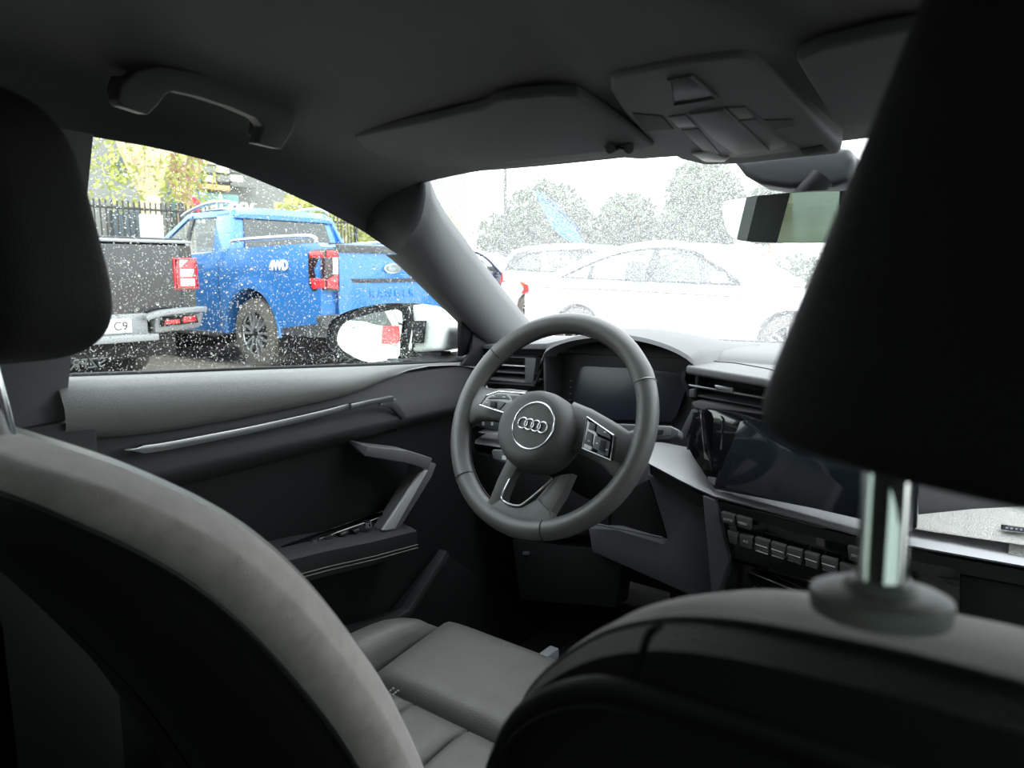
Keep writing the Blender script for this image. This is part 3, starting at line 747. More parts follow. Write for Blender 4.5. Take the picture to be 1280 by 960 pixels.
vv = [V2(x, y, .013) for x, y in ((646, 580), (635, 603), (627, 621), (632, 628), (646, 632), (655, 629), (676, 612), (690, 598))]
tube('chrome_edge', spline([WP(u, v, .013) for u, v in vv], 3), .0016, SATIN, sw, n=8)
# button pods
def pod(frame, keys, h, lab):
    f = upx(frame, h); b = uvslab('button_pod', f, h, .012, GLOSS, .002)
    tube('chrome_edge', [WP(u, v, h+.0002) for u, v in f], .0012, SATIN, sw, closed=True, n=6)
    for k in keys: uvslab('button', upx(k, h+.002), h+.002, .003, GREYP, .0008)
hL = .030
pod([(600, 506), (609, 494), (624, 489), (660, 492), (652, 503), (640, 519)],
    [[(609, 498), (620, 492.5), (632, 493), (637, 499), (622, 498)], [(637, 494), (657, 495), (649, 502), (640, 500)],
     [(603, 506), (608, 500), (621, 500), (632, 503), (624, 512), (616, 511)], [(634, 503), (647, 504), (638, 517), (625, 513)]], hL, 'l')
uvslab('thumb_roller', upx([(613, 501), (620, 502), (619, 509), (612, 508)], hL+.005), hL+.005, .006, HARD, .001)
for x, y in ((617, 495), (630, 496), (608, 503), (640, 509)):
    uvslab('symbol', upx([(x-1.6, y-.8), (x+1.6, y-.3), (x+1.6, y+.8), (x-1.6, y+.3)], hL+.0026), hL+.0026, .0005, WHITEM, 0)
hR = .027
pod([(734, 521), (767, 544), (763, 575), (728, 560)],
    [[(737, 527), (744, 530), (743, 539), (735, 536)], [(746, 531), (762, 543), (763, 549), (745, 541)],
     [(734, 538), (741, 542), (739, 558), (730, 554)], [(744, 544), (762, 552), (759, 570), (741, 560)]], hR, 'r')
uvslab('thumb_roller', upx([(751, 549), (757, 551), (754, 565), (748, 562)], hR+.005), hR+.005, .006, HARD, .001)
for x, y in ((736, 551), (756, 540), (746, 554), (758, 562)):
    uvslab('symbol', upx([(x-1.2, y-1), (x+1.2, y-.6), (x+1.2, y+1), (x-1.2, y+.6)], hR+.0026), hR+.0026, .0005, WHITEM, 0)
# ================================================================== steering column with stalks
sc = root('steering_column', 'dark steering column with indicator and wiper stalks behind the wheel', 'steering column', WC-WN*.12)
rg = []
for (d, a) in ((-.03, .045), (-.06, .055), (-.12, .06), (-.20, .065)):
    rg.append([WP(cos(2*pi*j/24)*a, -.02+sin(2*pi*j/24)*a, d) for j in range(24)])
loft('column_shroud', rg, HARD, sc)
def stalk(px, h, par):
    pts = [wp(x, y, h) for x, y in px]; return pts
wst = root('wiper_stalk', None, None); wst.parent = sc; wst.matrix_parent_inverse = Matrix.Translation(-sc.location)
slab('stalk_body', [wp(x, y, -.05) for x, y in ((745, 528), (800, 530), (838, 532), (849, 537), (849, 546), (836, 550), (800, 549), (745, 545))], -WN*.018, GREYP, wst, bev=.004, seg=3)
slab('stalk_face', [wp(x, y, -.0485) for x, y in ((812, 534), (836, 534), (839, 537), (838, 544), (812, 547))], -WN*.003, CONB, wst, bev=.001)
slab('stalk_wheel', [wp(x, y, -.0465) for x, y in ((821, 537), (829, 537), (827, 543), (819, 543))], -WN*.004, HARD, wst, bev=.001)
for y in (536, 539.5, 543): slab('symbol', [wp(x, yy, -.048) for x, yy in ((815, y), (818, y), (818, y+1.6), (815, y+1.6))], -WN*.001, WHITEM, wst, bev=0)
cst = root('cruise_stalk', None, None); cst.parent = sc; cst.matrix_parent_inverse = Matrix.Translation(-sc.location)
slab('stalk_body', [wp(x, y, -.05) for x, y in ((614, 564), (617, 561), (680, 566), (680, 584), (630, 578), (616, 574))], -WN*.016, GREYP, cst, bev=.004, seg=3)
slab('symbol', [wp(x, y, -.0495) for x, y in ((628, 569), (633, 570), (632, 575), (627, 574))], -WN*.001, WHITEM, cst, bev=0)
cyl('ignition_button', wp(757, 540, -.06), wp(757, 540, -.045), .010, SATIN, sc, n=20, bev=.001)
# ================================================================== dashboard
db = root('dashboard', 'wide black and grey dashboard with silver trim under the windscreen', 'dashboard', (XC, .5, .9))
rg = []
for i in range(25):
    x = XC-.72+1.44*i/24; X = abs(x-XC); k = (X/.72)**4
    fy = .84-.26*X*X-.25*X**4+.01
    prof = [(fy, .92), (fy-.01, .946-.0*k), (.66-.12*k, .958), (.50-.1*k, .964), (.40, .966), (.36, .958), (.345, .94), (.34, .88), (.33, .80), (.32, .74), (.33, .70), (.35, .62), (.40, .50), (.48, .42), (.8, .40)]
    rg.append([V((x, y, z)) for y, z in prof])
loft('upper_pad', rg, DASHG, db, ang=45)
# binnacle hood
rg = []
for i in range(29):
    t = i/28; x = -.560+.335*t
    s_ = max(0, sin(pi*min(1, max(0, t))))**.45; top = .945+.060*s_
    rg.append([V((x, .60, min(.962, top))), V((x, .5, top-.018*s_)), V((x, .40, top-.004*s_)), V((x, .32, top)), V((x, .262, top-.006)), V((x, .258, top-.013)), V((x, .30, top-.022))])
loft('instrument_hood', rg, DASHG, db, closed=False, ang=50)
slab('hood_wall', [V((-.556, .262, .945)), V((-.56, .60, .95)), V((-.56, .60, .84)), V((-.552, .262, .84))], (.006, 0, 0), RUBBER, db)
slab('hood_wall', [V((-.232, .262, .945)), V((-.225, .60, .95)), V((-.225, .60, .80)), V((-.245, .262, .80))], (.006, 0, 0), RUBBER, db)
slab('instrument_surround', [PY(x, y, .325) for x, y in ((662, 440), (885, 450), (880, 560), (662, 540))], (0, .01, 0), RUBBER, db, bev=0)
slab('instrument_display', [PL(x, y, (0, .315, .9), (0, -1, .12)) for x, y in ((722, 462), (730, 457), (792, 460), (857, 466), (862, 474), (846, 520), (838, 528), (722, 523), (714, 516))], (0, .008, 0), SCREENM, db, bev=.002)
for y in (476, 484, 492, 500): cyl('warning_lamp', PY(713+(y-488)*-.1, y, .316), PY(713, y, .322), .002, GREYP, db, n=8)
# air vents --------------------------------------------------------
def vent(px, slats, housing, yv, nm, lean):
    v = root(nm, None, None); v.parent = db; v.matrix_parent_inverse = Matrix.Translation(-db.location)
    return v
vc = vent(None, None, None, 0, 'centre_air_vent', 0)
YV = .255
front = [(857, 470), (862, 462), (968, 479), (975, 488), (956, 524), (948, 523), (872, 505), (864, 498)]
HOU = DASHG
# top lid of housing
lid_f = [PY(x, y, YV) for x, y in ((858, 462), (864, 457), (955, 470), (972, 476))]
R_edge = .115
lidA = [V((-.255, YV, .944)), V((-.243, YV-.004, .949)), V((-.12, YV-.004, .945)), V((-.095, YV, .938))]
def PLz(x, y, z): return PZ(x, y, z)
slab('vent_lid', [PZ(x, y, .952) for x, y in ((858, 457), (866, 449), (900, 445), (960, 448), (1000, 455), (975, 482), (958, 473))], (0, 0, -.014), HOU, vc, bev=.004, seg=3)
tube('lid_gap', [PZ(x, y, .9525) for x, y in ((872, 450), (920, 454), (960, 461), (976, 466))], .0012, HARD, vc, n=5)
cavity = [PY(x, y, YV+.035) for x, y in ((856, 462), (985, 480), (975, 535), (868, 512))]
slab('vent_cavity', cavity, (0, .01, 0), mat('vent_black', (.006, .006, .006), .7), vc, bev=0)
slab('vent_side', [PY(x, y, YV) for x, y in ((968, 478), (990, 476), (985, 530), (957, 524), (972, 490))], (0, .06, 0), HARD, vc, bev=.003)
slab('vent_side', [PY(x, y, YV) for x, y in ((852, 466), (858, 462), (856, 474), (866, 500), (860, 498), (851, 474))], (0, .06, 0), HARD, vc, bev=.001)
slab('vent_sill', [PY(x, y, YV-.004) for x, y in ((864, 503), (872, 501), (955, 517), (957, 525), (946, 525), (868, 510))], (0, .05, .002), HOU, vc, bev=.002)
for (y0, y1, mt, th) in ((466, 483, GREYP, .0025), (480, 497, SATIN, .0035), (494, 508, GREYP, .0025)):
    a = PY(859 if y0 != 494 else 872, y0, YV+.004); b = PY(960 if y0 != 494 else 951, y1, YV+.004)
    slab('vent_slat', [a, b, b+V((0, .03, .004)), a+V((0, .03, .004))], (0, 0, -th), mt, vc, bev=.0008)
a = PY(892, 484, YV-.001); b = PY(917, 488, YV-.001)
slab('vent_tab', [a+V((0, 0, .005)), b+V((0, 0, .005)), b+V((-.003, 0, -.006)), a+V((.003, 0, -.006))], (0, .012, 0), SATIN, vc, bev=.003)
box('vent_peg', PY(866, 491, YV), (.010, .01, .014), GREYP, vc, bev=.002)
# left vent
vl = vent(None, None, None, 0, 'side_air_vent', 0)
YL = .285
slab('vent_lid', [PY(x, y, YL-.01) for x, y in ((590, 432), (684, 429), (683, 437), (592, 436))], (0, .12, .006), HOU, vl, bev=.003)
slab('vent_cavity', [PY(x, y, YL+.035) for x, y in ((575, 430), (690, 430), (672, 482), (580, 478))], (0, .01, 0), MATS['vent_black'], vl, bev=0)
tube('vent_frame', [PY(x, y, YL) for x, y in ((586, 434), (683, 431), (684, 450), (668, 482), (600, 478), (590, 474), (574, 455))], .004, HARD, vl, closed=True, n=6)
slab('vent_end', [PY(x, y, YL-.006) for x, y in ((575, 455), (587, 433), (600, 434), (588, 455), (600, 478), (588, 475))], (0, .05, 0), HARD, vl, bev=.003)
tube('end_frame', [PY(x, y, YL-.008) for x, y in ((605, 445), (591, 445), (584, 455), (592, 472), (605, 473))], .0016, SATIN, vl, n=6)
slab('vent_side', [PY(x, y, YL) for x, y in ((656, 447), (670, 448), (666, 479), (656, 478))], (0, .02, 0), GREYP, vl, bev=.002)
for (y0, y1, mt, th) in ((446, 447, GREYP, .002), (455, 458, SATIN, .0035), (464, 467, GREYP, .0025), (472, 477, HOU, .005)):
    a = PY(590, y0-1.5, YL+.003); b = PY(669, y1, YL+.003)
    slab('vent_slat', [a, b, b+V((0, .03, .004)), a+V((0, .03, .004))], (0, 0, -th), mt, vl, bev=.0008)
# light switch block and silver strip on the left
slab('trim_strip', [PY(553, 536, .27), PY(565, 528, .31), PY(640, 548, .31), PY(636, 561, .262), PY(588, 554, .262), PY(556, 541, .262)], (0, .03, -.008), SILVER, db, bev=.002)
slab('switch_bezel', [PY(596, 540, .255), PY(640, 522, .275), PY(646, 533, .27), PY(634, 545, .252), PY(600, 541, .252)], (0, .02, -.004), SILVER, db, bev=.002)
lk = slab('light_switch', [PY(x, y, .25) for x, y in ((590, 531), (593, 522), (600, 518), (624, 525), (623, 536), (617, 538))], (0, .02, 0), GREYP, db, bev=.002)
for x in (596, 604, 615): slab('symbol', [PY(a, b, .2495) for a, b in ((x-1.2, 526), (x+1.4, 526.6), (x+1.2, 532), (x-1.4, 531.4))], (0, .0006, 0), WHITEM, db, bev=0)
# lower left knee bolster
slab('knee_panel', [PY(x, y, .255) for x, y in ((560, 560), (640, 575), (760, 600), (760, 668), (690, 672), (600, 640), (556, 600))], (0, .05, 0), HARD, db, bev=.004)
slab('knee_panel', [PY(x, y, .235) for x, y in ((808, 592), (880, 622), (893, 752), (858, 742), (740, 690), (735, 660), (770, 662), (830, 680), (834, 672), (815, 610))], (0, .05, 0), GREYP, db, bev=.004)
slab('storage_recess', [PY(x, y, .262) for x, y in ((730, 640), (810, 600), (836, 676), (800, 678), (735, 662))], (0, .02, 0), HARD, db, bev=.002)
tube('panel_edge', [PY(x, y, .232) for x, y in ((745, 655), (780, 662), (828, 672))], .002, GREYP, db)
slab('column_lower', [PY(x, y, .26) for x, y in ((640, 675), (780, 690), (770, 760), (650, 750))], (0, .05, 0), HARD, db, bev=.004)
slab('diagnostic_latch', [PY(x, y, .255) for x, y in ((653, 690), (661, 690), (661, 694), (653, 694))], (0, .004, 0), GREYP, db, bev=.001)
# silver trim: broad blade at left running under the screen
YT = .215
tp = [(812, 556), (858, 565), (874, 579), (893, 605), (920, 612), (1000, 633), (1080, 654), (1160, 669), (1290, 694)]
bt = [(809, 578), (850, 600), (874, 612), (893, 620), (920, 627), (1000, 648), (1080, 670), (1160, 686), (1290, 709)]
T_ = [PY(x, y, YT+.055) for x, y in tp]; B_ = [PY(x, y, YT) for x, y in bt]
rg = []
for a, b in zip(T_, B_): rg.append([a+V((0, .03, .001)), a, b, b+V((0, .004, -.004)), b+V((0, .05, -.012))])
e = rg[-1]; rg.append([p+(p-q) * 8 for p, q in zip(rg[-1], rg[-2])]); 
for k in range(5): rg[-1][k] = V((.66, e[k].y, e[k].z-.01))
loft('silver_blade', rg, SILVER, db, closed=False, ang=30)
# black return below the blade
rg = []
for x, y in ((812, 578), (874, 618), (893, 625), (1000, 655), (1160, 692), (1290, 715)):
    b = PY(x, y, YT+.004); rg.append([b, b+V((0, .004, -.022)), b+V((0, .05, -.045))])
rg.append([V((.66, p.y, p.z)) for p in rg[-1]])
loft('lower_lip', rg, RUBBER, db, closed=False, ang=40)
# passenger decor panel and badge
YD = .30
dec = [PY(x, y, YD) for x, y in ((1085, 640), (1140, 644), (1218, 636), (1300, 632))]+[PY(x, y, .25) for x, y in ((1290, 683), (1160, 664), (1095, 652))]
PERF = mat('perforated_aluminium', (.50, .49, .47), .4, metal=.5, bump=('v', 700, 1.0))
slab('decor_panel', dec+[], (0, .01, -.003), PERF, db, bev=.001)
rg = [V((.24, YD, .78)), V((.66, YD, .775)), V((.66, .25, .715)), V((.24, .25, .725))]
slab('decor_panel', [p+V((0, .002, 0)) for p in rg], (0, .01, -.003), PERF, db, bev=.001)
bd = [PY(x, y, .262) for x, y in ((1251, 656), (1300, 662), (1300, 669), (1251, 663))]
b1 = slab('badge', bd, (0, .01, 0), CHROME, db, bev=.0006)
slab('badge_inlay', [PY(x, y, .2615) for x, y in ((1253, 657.6), (1300, 663.2), (1300, 667.4), (1253, 661.6))], (0, .001, 0), mat('badge_blue', (.10, .10, .16), .4), db, bev=0)
for k in range(5):
    x = 1257+k*6; slab('lettering', [PY(a, b+.12*(x-1257), .261) for a, b in ((x, 658.6), (x+3.2, 659), (x+3.2, 661.2), (x, 660.8))], (0, .0004, 0), WHITEM, db, bev=0)
# passenger side lower dash
slab('glovebox', [V((.12, .24, .69)), V((.66, .24, .69)), V((.66, .27, .50)), V((.12, .27, .50))], (0, .06, 0), RUBBER, db, bev=.006)
# central touchscreen
sn = V((0, -1, .16)); spn = (0, .205, .80)
scr = [PL(x, y, spn, sn) for x, y in ((893, 607), (925, 527), (932, 524), (1140, 555), (1150, 562), (1146, 660), (1138, 664))]
slab('touchscreen', scr, (0, .010, 0), SCREEN, db, bev=.002)
slab('screen_housing', [PL(x, y, (0, .225, .8), sn) for x, y in ((878, 590), (868, 520), (885, 510), (1140, 545), (1140, 660), (893, 612))], (0, .03, 0), GLOSS, db, bev=.003)
wed = [PY(x, y, .222) for x, y in ((866, 515), (879, 512), (893, 600), (889, 606), (868, 574), (860, 560))]
slab('screen_side', wed, (0, .05, 0), GLOSS, db, bev=.002)
slab('chrome_edge', [PY(x, y, .2) for x, y in ((874.2, 513), (876, 513), (881, 565), (887, 576), (880, 573)) ], (0, .004, 0), CHROME, db, bev=.0003)
slab('chrome_edge', [PY(x, y, .2) for x, y in ((884, 596), (895, 598), (893, 607), (886, 602))], (0, .004, 0), SATIN, db, bev=.0003)
slab('bezel_post', [PY(x, y, .24) for x, y in ((864, 512), (870, 514), (857, 548), (848, 545))], (0, .02, 0), GREYP, db, bev=.002)
# climate panel
slab('climate_panel', [PY(x, y, .222) for x, y in ((882, 622), (1200, 700), (1200, 770), (905, 700), (893, 680))], (0, .03, 0), GLOSS, db, bev=.002)
def key(x0, y0, x1, y1, hgt, nm='climate_key', wf=.2):
    return slab(nm, [PY(x0, y0, wf), PY(x1, y1, wf), PY(x1-1, y1+hgt, wf), PY(x0+2, y0+hgt, wf)], (0, .012, 0), GREYP, db, bev=.0012)
KM = mat('key_grey', (.06, .065, .062), .45)
ks = [(909, 663, 922, 667), (924, 668, 940, 672), (943, 672, 961, 677), (963, 678, 981, 683), (983, 684, 1002, 689), (1005, 690, 1023, 695), (1026, 696, 1046, 701), (1049, 704, 1070, 710)]
for i, (x0, y0, x1, y1) in enumerate(ks):
    k = key(x0, y0, x1, y1, 15); k.data.materials[0] = KM
    if 2 <= i <= 6:
        tube('key_mark', [PY(x0+1, y0+8, .1992), PY(x1-2, y1+8, .1992)], .0004, WHITEM, db, n=4)
        sweep('chrome_edge', [PY(x0+2, y0+15.5, .198), PY(x1-1, y1+15.5, .198)], .003, .0018, CHROME, db, upv=(0, 0, 1))
key(901, 640, 918, 645, 13).data.materials[0] = KM; key(920, 645, 938, 650, 13).data.materials[0] = KM
key(1059, 683, 1078, 688, 17).data.materials[0] = KM
text('lettering', 'AUTO', .0055, WHITEM, db, PY(909.5, 650, .1985), (1, 0, -.05), (0, 0, 1), .0002)
text('lettering', 'MENU', .0055, WHITEM, db, PY(928, 654.5, .1985), (1, 0, -.05), (0, 0, 1), .0002)
text('lettering', 'A/C', .0055, WHITEM, db, PY(932, 677, .1985), (1, 0, -.05), (0, 0, 1), .0002)
text('lettering', 'OFF', .0055, WHITEM, db, PY(1068, 695, .1985), (1, 0, -.05), (0, 0, 1), .0002)
slab('stack_side', [PY(x, y, .21) for x, y in ((878, 620), (894, 626), (911, 700), (893, 754), (889, 740))], (0, .06, 0), GREYP, db, bev=.002)
# centre tunnel console
cc_ = root('centre_console', 'black centre console between the front seats', 'console', (XC, 0, .4))
slab('tunnel', [V((-.11, .38, .60)), V((.06, .38, .60)), V((.06, -.55, .52)), V((-.11, -.55, .52))], (0, 0, -.35), HARD, cc_, bev=.01)
slab('tray', [PZ(x, y, .605) for x, y in ((935, 716), (945, 709), (1040, 735), (1020, 760), (960, 745))], (0, 0, -.008), GLOSS, cc_, bev=.002)
tube('chrome_edge', [PZ(x, y, .606) for x, y in ((1020, 742), (947, 711), (938, 712), (938, 716), (1000, 740))], .0016, CHROME, cc_, n=6)
# footwell
slab('footwell_side', [V((-.14, .85, .25)), V((-.14, .25, .25)), V((-.14, .25, .62)), V((-.14, .85, .62))], (-.02, 0, 0), CARPET, cc_, bev=.004)
fm = slab('floor_mat', [(-.62, .6, .215), (-.20, .6, .215), (-.20, .02, .215), (-.62, .02, .215)], (0, 0, .01), CARPET, bev=.003); tag(fm, 'black floor mat in the driver footwell', 'mat')
pd = root('pedals', 'pair of dark pedals deep in the driver footwell', 'pedal', (-.36, .6, .3))
slab('brake_pedal', [(-.40, .55, .40), (-.33, .55, .40), (-.33, .57, .33), (-.40, .57, .33)], (0, .01, 0), GREYP, pd)
slab('accelerator', [(-.28, .58, .42), (-.24, .58, .42), (-.23, .62, .26), (-.28, .62, .26)], (0, .01, 0), GREYP, pd)
for q in ((-.365, .40), (-.26, .42)): cyl('pedal_arm', (q[0], .57, q[1]), (q[0], .75, .62), .008, HARD, pd, n=10)
bkp = PZ(684, 814, .50)
bk = root('belt_buckle', 'pale grey seat belt buckle beside the driver cushion', 'buckle', (bkp.x, bkp.y, .2))
box('buckle', bkp+V((.006, -.004, -.006)), (.018, .035, .022), mat('buckle_grey', (.16, .17, .19), .4), bk, bev=.004)
sweep('stalk', [bkp+V((0, 0, -.012)), bkp+V((0, -.01, -.12)), V((bkp.x, bkp.y-.02, .19))], .018, .006, HARD, bk, upv=(0, 1, 0))
# ================================================================== OUTSIDE
ASPH = mat('wet_asphalt', (.30, .27, .23), .22, bump=('n', 12, .6), var=(.45, .35))
gd = mk('parking_lot', [(-60, -30, 0), (40, -30, 0), (40, 60, 0), (-60, 60, 0)], [(0, 1, 2, 3)], ASPH, kind='structure'); tag(gd, 'wet brown grey parking lot')
grs = mk('verge', [(-19, 2, .02), (-13.6, 2, .02), (-13.6, 12, .02), (-19, 12, .02)], [(0, 1, 2, 3)], mat('verge_grass', (.32, .38, .08), .9, var=(2, .4), bump=('n', 60, 1)), kind='structure'); tag(grs, 'strip of yellow green grass at the fence foot')
BLUE = mat('blue_metallic_paint', (.03, .19, .54), .3, metal=.25, coat=1, spec=.6)
BLACKP = mat('black_paint', (.012, .012, .013), .25, coat=1)
WHITEP = mat('white_car_paint', (.82, .83, .84), .3, coat=1)
TYRE = mat('tyre_rubber', (.11, .10, .088), .85, bump=('v', 60, .6)); ALLOY = mat('alloy_rim', (.6, .62, .63), .3, metal=.8); ARCH = mat('arch_black', (.01, .01, .01), .9)
TRIMB = mat('weathered_black_plastic', (.05, .052, .055), .6); GREYB = mat('bumper_grey', (.28, .29, .30), .45, metal=.3)
REDL = mat('red_lamp_lens', (.65, .02, .03), .15, coat=1); CLEARL = mat('clear_lens', (.7, .68, .66), .2, coat=1); DKL = mat('smoked_lens', (.03, .01, .012), .12, coat=1)
CGLASS = glassmat('car_glass', (.86, .90, .87)); CDARK = mat('dark_car_glass', (.015, .02, .02), .05, coat=1)
PLATE = mat('plate_white', (.78, .78, .74), .5)
def interp(k, x):
    if x <= k[0][0]: return k[0][1]
    for (a, za), (b, zb_) in zip(k, k[1:]):
        if a <= x <= b: return za+(zb_-za)*(x-a)/(b-a)
    return k[-1][1]
def body(nm, top, base, arches, hw, mt, parent, deform, M=12, K=9, step=.12):
    x0, x1 = top[0][0], top[-1][0]; xs = {x0, x1}; x = x0
    while x < x1: xs.add(round(x, 4)); x += step
    for (cx, r, cz) in arches:
        for i in range(17): xs.add(round(cx-r*cos(pi*i/16), 4))
        xs.add(cx-r-.004); xs.add(cx+r+.004); xs = {q for q in xs if not any(abs(q-(cx+s*r)) < .03 and abs(q-(cx+s*r)) > .0045 for s in (1, -1))}
    for k in top: xs.add(k[0])
    rings = []
    for x in sorted(xs):
        lo = interp(base, x)
        for (cx, r, cz) in arches:
            if abs(x-cx) <= r+.0005: lo = cz+sqrt(max(0, r*r-(x-cx)**2))
        hi = interp(top, x); r_ = []
        for j in range(M+1): r_.append((x, hw, lo+(hi-lo)*j/M))
        for j in range(1, K): r_.append((x, hw*(1-2*j/K), hi))
        for j in range(M+1): r_.append((x, -hw, hi+(lo-hi)*j/M))
        rings.append([deform(V(q)) for q in r_])
    return loft(nm, rings, mt, parent, ang=32)
def arc(cx, r, n=12, z=.36, a0=180, a1=0, ry=None):
    return [(cx+r*cos(radians(a0+(a1-a0)*i/n)), z+(ry or r)*sin(radians(a0+(a1-a0)*i/n))) for i in range(n+1)]
def wheel(parent, x, y, r, wd, side, spokes=6, detail=True):
    w_ = root('wheel', None, None); w_.parent = parent
    rg = []
    for (rr, yy) in ((.62, -.5), (.9, -.5), (.97, -.42), (1, -.3), (1, .3), (.97, .42), (.9, .5), (.62, .5)):
        rg.append([V((x+cos(2*pi*j/40)*r*rr, y+side*yy*wd, r+sin(2*pi*j/40)*r*rr)) for j in range(40)])
    loft('tyre', rg, TYRE, w_, cap=False)
    ro = y+side*wd*.40
    cyl('rim_well', (x, ro-side*.10, r), (x, ro-side*.02, r), r*.66, ARCH, w_, n=32)
    tube('rim', [V((x+cos(2*pi*j/36)*r*.63, ro, r+sin(2*pi*j/36)*r*.63)) for j in range(36)], r*.03, ALLOY, w_, closed=True)
    cyl('hub_cap', (x, ro-side*.05, r), (x, ro+side*.01, r), r*.12, ARCH, w_, n=16)
    if detail:
        for k in range(spokes):
            a = 2*pi*k/spokes+.2
            for s in (-1, 1):
                p0 = V((cos(a+s*.10)*r*.13, 0, sin(a+s*.10)*r*.13)); p1 = V((cos(a+s*.24)*r*.42, 0, sin(a+s*.24)*r*.42)); p2 = V((cos(a+s*.16)*r*.62, 0, sin(a+s*.16)*r*.62))
                c = V((x, ro, r)); sweep('rim_spoke', [c+p0, c+p1, c+p2], r*.06, r*.07, ALLOY, w_, upv=(0, 1, 0))
    return w_
def place(o, loc, rz): o.location = loc; o.rotation_euler = (0, 0, rz)
def pane(nm, pts, mt, parent, th=.01): 
    a, b, c = [V(p) for p in pts[:3]]; n = (b-a).cross(c-a).normalized()
    return slab(nm, pts, n*-th, mt, parent, bev=0)
def both(f):
    for s in (1, -1): f(s)
